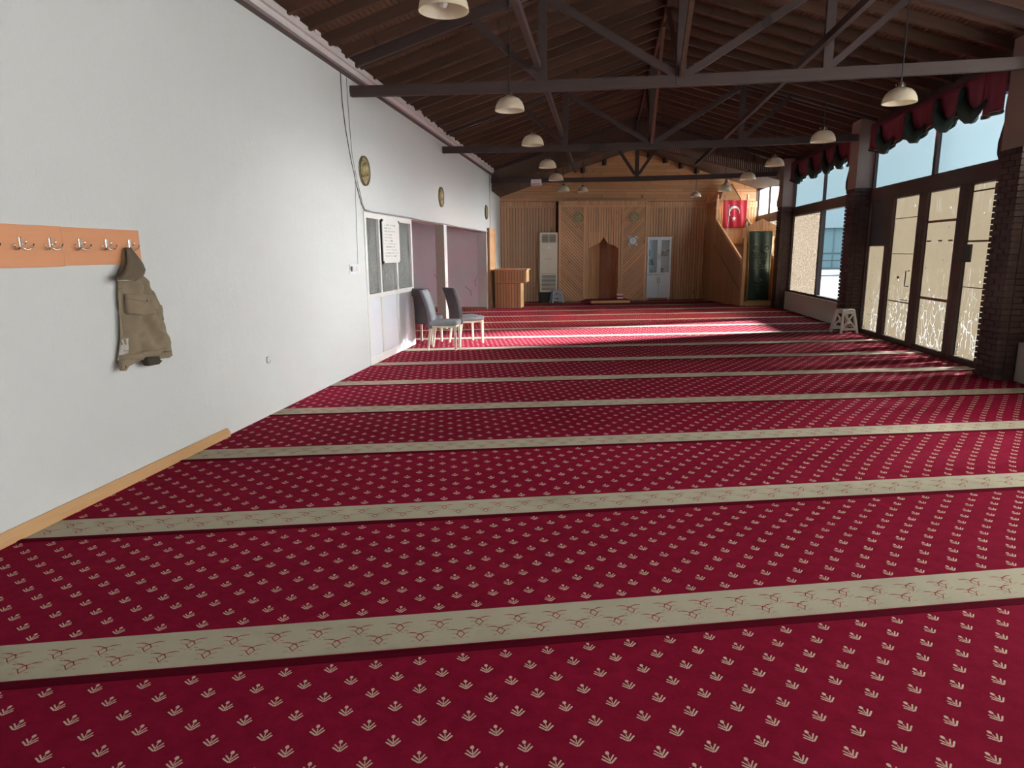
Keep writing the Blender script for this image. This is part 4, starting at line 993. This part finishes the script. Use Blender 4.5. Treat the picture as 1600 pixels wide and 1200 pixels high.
# spire: truncated pyramid with dark edges
c = (.47, 2.38); b_, t_, z0, z1 = .33, .10, 3.02, 3.50
bs = [(c[0]+i*b_, c[1]+j*b_, z0) for i, j in ((-1, -1), (1, -1), (1, 1), (-1, 1))]; ts = [(c[0]+i*t_, c[1]+j*t_, z1) for i, j in ((-1, -1), (1, -1), (1, 1), (-1, 1))]
MB().add(bs+ts, [(0, 1, 2, 3), (4, 5, 6, 7), (0, 1, 5, 4), (1, 2, 6, 5), (2, 3, 7, 6), (3, 0, 4, 7)]).build('spire', pine_l, MN)
for i in range(4): MB().bar(bs[i], ts[i], .035, .03).build('spire_edge', pine_dk, MN)
MB().lathe([(.10, 0), (.11, .02), (.05, .05), (.075, .09), (.06, .13), (.0, .18)], 12, c=(c[0], c[1], z1)).build('finial', plain('finial_pink', (.5, .3, .24), .5), MN, smooth=True)
# flag
fl = thing('flag', 'red Turkish flag with white crescent and star hung on the pulpit', 'flag', qw(8.22+.545, 18.0+1.88, 2.59), TH)
fw, fh = .365, .40
def wav(x, z): return .022*math.sin(x*26+z*2)*(.35+.65*(fh-z)/(2*fh))-.004
def clothgrid(name, x0, x1, z0, z1, nx, nz, f, mat, par, th=.003, shape=None):
    vs, fs = [], []
    for i in range(nz+1):
        for j in range(nx+1):
            x = x0+(x1-x0)*j/nx; z = z0+(z1-z0)*i/nz
            if shape: x, z = shape(x, z)
            vs.append((x, f(x, z), z))
    for i in range(nz):
        for j in range(nx): k = i*(nx+1)+j; fs.append((k, k+1, k+nx+2, k+nx+1))
    o = MB().add(vs, fs).build(name, mat, par, smooth=True, fix=False); s = o.modifiers.new('thick', 'SOLIDIFY'); s.thickness = th; s.offset = 0; return o
fshape = lambda x, z: (x-(x > 0)*.05*max(0, (-z+.1))/.5*(x/fw), z)
clothgrid('cloth', -fw, fw, -fh, fh, 40, 20, wav, red_cloth, fl, shape=fshape)
def on_flag(name, tris_v, tris_f, mat):
    o = MB().add([(x, wav(x, z)-.006, z) for x, z in tris_v], tris_f).build(name, mat, fl, smooth=True, fix=False); s = o.modifiers.new('thick', 'SOLIDIFY'); s.thickness = .002; s.offset = 0
vs, fs = [], []; n = 36
R1, R2, cx, cz, cxi, czi = .175, .142, -.03, .06, -.012, .028
for k in range(n+1):      # crescent opens downwards as the flag hangs
    a = math.radians(-38+256*k/n)
    ox, oz = cx+R1*math.cos(a), cz+R1*math.sin(a)
    ix, iz = cxi+R2*math.cos(a), czi+R2*math.sin(a)
    if k in (0, n): ix, iz = ox, oz
    vs += [(ox, oz), (ix, iz)]
for k in range(n): fs.append((2*k, 2*k+1, 2*k+3, 2*k+2))
on_flag('crescent', vs, fs, white_cloth)
vs = [(-.03, -.135)]; 
for k in range(10):
    a = math.radians(90+36*k); r = .088 if k % 2 == 0 else .034; vs.append((-.03+r*math.cos(a), -.135+r*math.sin(a)))
on_flag('star', vs, [(0, 1+k, 1+(k+1) % 10) for k in range(10)], white_cloth)
cd = thing('tassel_cord', 'white cord with dark tassel hanging over the left side of the flag', 'cord', qw(8.22+.33, 18.0+1.83, 2.15), TH)
MB().tube([(0, 0, .72), (.01, -.01, .4), (-.012, -.01, .1), (0, -.01, -.05), (-.008, -.01, -.2)], .008, 6).build('rope', white_cloth, cd, smooth=True); MB().lathe([(.006, 0), (.02, -.03), (.016, -.10), (.012, -.13)], 10, c=(-.008, -.01, -.2)).build('tassel', dark_pl, cd)
tag(MB().tube([(.0, 0, .02), (.012, 0, .0), (-.01, 0, -.06), (.02, 0, -.10), (-.01, 0, -.14)], [.01, .02, .028, .022, .008], 8).build('white_tassel', white_cloth, smooth=True, loc=qw(8.22+.90, 18.0+1.80, 2.34)), 'white knotted tassel at the lower right corner of the flag', 'tassel')
# banner
bn = thing('banner', 'long dark green embroidered banner hanging in the pulpit doorway', 'banner', qw(8.22+.47, 17.93), TH)
bwv = lambda x, z: .02*math.sin(x*19+z*1.3)*(.4+.6*(2.03-z)/1.9)
bsh = lambda x, z: (x*(1-.10*max(0, 1-abs(z-.75)/1.0)) + .02*(2.03-z)/1.9-.01, z)
clothgrid('cloth', -.33, .33, .15, 2.03, 24, 40, bwv, ban_grn, bn, shape=bsh)
m = MB()
for s in (-1, 1): 
    pts = []
    for i in range(30):
        z = 2.02-i*(1.87/29); x, _ = bsh(s*.335, z); pts.append((x, bwv(x, z), z))
    m.tube(pts, .010, 6)
pts = [(bsh(-.335+.67*k/12, .15)[0], bwv(-.335+.67*k/12, .15), .15-.02*abs(math.sin(k*1.3))) for k in range(13)]; m.tube(pts, .014, 6); m.build('fringe', gold_thr, bn, smooth=True)
MB().tube([(-.38, .0, 2.035), (.38, 0, 2.035)], .012, 8).build('rod', pine_l, bn)
m = MB()
def em(pts, r=.0055): m.tube([(x, bwv(x, z)-.008, z) for x, z in pts], r, 5)
def circ(cx, cz, r, n=20): return [(cx+r*math.cos(2*math.pi*k/n), cz+r*math.sin(2*math.pi*k/n)) for k in range(n+1)]
for cx in (-.16, .16):
    em(circ(cx, 1.58, .095)); em([(cx-.05, 1.56), (cx-.02, 1.54), (cx+.04, 1.56), (cx+.05, 1.60)]); em([(cx, 1.55), (cx, 1.63)]); em([(cx-.03, 1.56), (cx-.035, 1.62)])
rb = random.Random(3)
for z, n_, s in ((1.38, 7, .19), (1.29, 6, .17)):
    for k in range(n_):
        x = -s+2*s*k/(n_-1); em([(x-.03, z-.02+rb.uniform(-.01, .01)), (x, z-.03), (x+.015, z+.01), (x+.005, z+.05+rb.uniform(-.01, .02))])
em(circ(0, 1.20, .055)); em([(-.03, 1.19), (.0, 1.17), (.035, 1.2)]); em([(0, 1.18), (0, 1.24)])
for z in (1.10, 1.03): em([(-.17, z+.02), (-.12, z-.02), (-.05, z+.01), (0, z-.02), (.06, z+.01), (.12, z-.01), (.18, z+.04)]); em([(.15, z), (.17, z+.09)])
for k in range(9): em([(-.12+.03*k, .62+.03*abs(4-k)*.5), (-.11+.03*k, .70), (-.125+.03*k, .80-.02*abs(4-k))])
em([(-.14, .58), (-.05, .55), (.05, .57), (.14, .6)]); em([(0, .52), (.01, .40), (0, .34)]); em([(-.06, .5), (-.05, .42)]); em([(.06, .5), (.07, .44)])
tag(m.build('embroidery', ban_thr, bn), kind='stuff')

# ------------------------------------------------------------------ valances
def valance(name_label, y_far, y_near, lobes, end_y, grp='red and green valances over the windows'):
    t = thing('valance', name_label, 'valance', (4.66, y_far, 3.60), 0, grp)
    L = y_far-y_near                         # local y runs from 0 down to -L
    jun = [0]+[(lobes[i]+lobes[i+1])/2-y_far for i in range(len(lobes)-1)]+[end_y-y_far, -L]
    # red panels, each with a pointed lower hem
    for i in range(len(jun)-1):
        a, b = jun[i], jun[i+1]; n = 14; vs, fs = [], []
        last = i == len(jun)-2
        for j in range(n+1):
            s = j/n; y = a+(b-a)*s
            zb = (-.50 if last else -.36-.15*(1-abs(2*s-1.05)))
            for k in range(7):
                z = .03+(zb-.03)*k/6; vs.append((-.03+.022*math.sin(y*23)*k/6, y, z))
        for j in range(n):
            for k in range(6): q_ = j*7+k; fs.append((q_, q_+1, q_+8, q_+7))
        o = MB().add(vs, fs).build('red_panel', val_red, t, smooth=True, fix=False); s_ = o.modifiers.new('thick', 'SOLIDIFY'); s_.thickness = .012
        e = [vs[j*7+6] for j in range(n+1)]; MB().tube([(x-.012, y, z+.012) for x, y, z in e], .007, 5).build('fringe', val_trim, t)
        MB().tube([(x, y, z-.01) for x, y, z in e], .022, 6).build('green_hem', val_grn, t, smooth=True)
    for ly in lobes:
        y0 = ly-y_far+.22
        # green jabot: narrow tail at top, swelling into a hanging loop
        pts = [(-.055, y0+.10, -.10), (-.07, y0+.10, -.20), (-.085, y0+.06, -.32), (-.09, y0-.02, -.42), (-.09, y0-.14, -.49), (-.085, y0-.26, -.52), (-.08, y0-.38, -.47), (-.06, y0-.50, -.38)]
        rad = [.045, .085, .105, .11, .105, .085, .055, .02]
        m = MB(); m.tube([(x*.8, y, z+.06) for x, y, z in pts], rad, 10)
        o = m.build('green_swag', val_grn, t, smooth=True)
        for v in o.data.vertices: v.co.x = -.075+(v.co.x+.075)*.5
    MB().box(-.02, .125, -L, 0, .0, .06).build('rail', framew, t)
    return t
valance('red valance with green swags above the glass doors', 13.15, 9.05, [12.36, 11.25, 10.33, 9.66], 9.48)
valance('red valance with green swags above the clear window', 18.3, 14.0, [17.35, 16.25, 15.3, 14.5], 14.25)
for y, z, lb in ((8.80, 2.72, 'brown tied-back drape bunched on the pillar beside the glass doors'), (13.82, 2.78, 'brown tied-back drape bunched on the pillar beside the clear window'), (18.98, 2.80, 'brown tied-back drape bunched on the farthest pillar')):
    o = MB().lathe([(.02, .62), (.05, .5), (.06, .35), (.05, .22), (.075, .1), (.10, -.02), (.095, -.14), (.05, -.24), (.02, -.3)], 14).build('drape_tail', tail_m, loc=(4.58, y, z), smooth=True)
    o.scale = (.8, .55, 1); tag(o, lb, 'drape', 'bunched drapes beside the pillars')

# ------------------------------------------------------------------ outside
def outp(name, c, r=.8, v=.15): return plain(name, c, r, var=v)
t = NT('paving'); co = t.coord(); br = t.new('ShaderNodeTexBrick'); t.put(br.inputs['Vector'], t.mapping(co, (.7, .7, .7))); br.inputs['Color1'].default_value = (.12, .14, .155, 1); br.inputs['Color2'].default_value = (.15, .17, .185, 1); br.inputs['Mortar'].default_value = (.06, .08, .09, 1)
br.inputs['Mortar Size'].default_value = .01; t.setp(Base_Color=br.outputs[0], Roughness=.85); pav = t.m
tag(MB().box(5.0, 200, -80, 220, -.4, -.25).build('ground', pav), kind='structure')
tag(MB().box(4.9, 6.0, -6, 30, -.26, -.12).build('trim_3', mortar), kind='structure')
hz = thing('outbuilding', 'pale low building with a shallow white gable roof across the yard', 'building', (27.5, 74, -.25), math.radians(-8))
MB().box(-12, 12, 0, 10, 0, 4.0).build('wall', outp('render_pale', (.30, .40, .42)), hz)
m = MB(); m.prism([(-12.6, 4.0), (12.6, 4.0), (12.6, 4.3), (-2.5, 6.4), (-12.6, 4.3)], 'y', -.5, 10.5); m.build('roof', outp('roof_pale', (.5, .55, .57)), hz)
MB().box(-12.02, 12.02, -.03, 0, 1.35, 1.5).build('band', outp('band_grey', (.14,.2,.215)), hz)
for x in (-8, -4, 3, 7): MB().box(x, x+.12, -.05, 0, 0, 4).build('downpipe', outp('pipe_grey', (.2,.27,.285)), hz)
MB().box(-.2, 1.1, -.08, 0, 1.9, 3.1).build('red_sign', outp('sign_red', (.5,.15,.22)), hz)
def railing():
    t = thing('yard_railing', 'metal railing across the yard outside the clear window', 'railing', (12, 47, -.25))
    mt = outp('rail_metal', (.08,.11,.12))
    for z in (.55, 1.05): MB().box(0, 16, -.04, .04, z, z+.07).build('rail', mt, t)
    for i in range(9): MB().box(i*2-.04, i*2+.04, -.04, .04, 0, 1.12).build('post', mt, t)
railing()
def car(loc, rz, label):
    t = thing('car', label, 'car', loc, rz); bm_ = outp('car_silver', (.25, .32, .34), .3); gm = outp('car_glass', (.05, .07, .08), .1); tm = outp('tyre', (.03, .03, .03), .8)
    pr = [(-2.1, .3), (2.1, .3), (2.15, .65), (1.9, .82), (1.1, .92), (.55, 1.38), (-.9, 1.42), (-1.6, 1.0), (-2.1, .92)]
    MB().prism(pr, 'y', -.85, .85).build('body', bm_, t, bevel=.06)
    for s in (-1, 1): MB().prism([(.95, .93), (.5, 1.30), (-.85, 1.34), (-1.4, 1.0)], 'y', s*.855-.01, s*.855+.01).build('side_window', gm, t)
    for x in (-1.3, 1.35):
        for s in (-1, 1): MB().lathe([(0, -.1), (.32, -.1), (.32, .1), (0, .1)], 20, M=Matrix.Translation((x, s*.78, .32))@Matrix.Rotation(math.radians(90), 4, 'X')).build('wheel', tm, t)
car((19.2, 51.5, -.25), math.radians(5), 'pale silver car parked behind the yard railing')
def tree(loc, h, label):
    t = thing('palm_tree', label, 'tree', loc); bk = outp('bark', (.10, .09, .08)); lf = outp('leaf_pale', (.12, .17, .17))
    MB().tube([(0, 0, 0), (.1, 0, h*.5), (0, 0, h)], [.3, .22, .18], 8).build('trunk', bk, t); m = MB()
    for k in range(16):
        a = k*2*math.pi/16+R_.uniform(-.2, .2); r = R_.uniform(1.8, 2.6); e = R_.uniform(.4, 1.3)
        pts = [Vector((math.cos(a)*r*s, math.sin(a)*r*s, h+e*math.sin(s*2.6)*1.2)) for s in (0, .25, .5, .75, 1)]
        sd_ = Vector((-math.sin(a), math.cos(a), 0)); vs = []
        for i, p in enumerate(pts): w = [.1, .32, .34, .22, .03][i]; vs += [p-sd_*w, p+sd_*w+Vector((0, 0, -.02))]
        m.add(vs, [(2*i, 2*i+1, 2*i+3, 2*i+2) for i in range(4)])
    m.build('fronds', lf, t, fix=False)
tree((31, 92, -.25), 7.3, 'palm-like tree rising behind the pale low building')
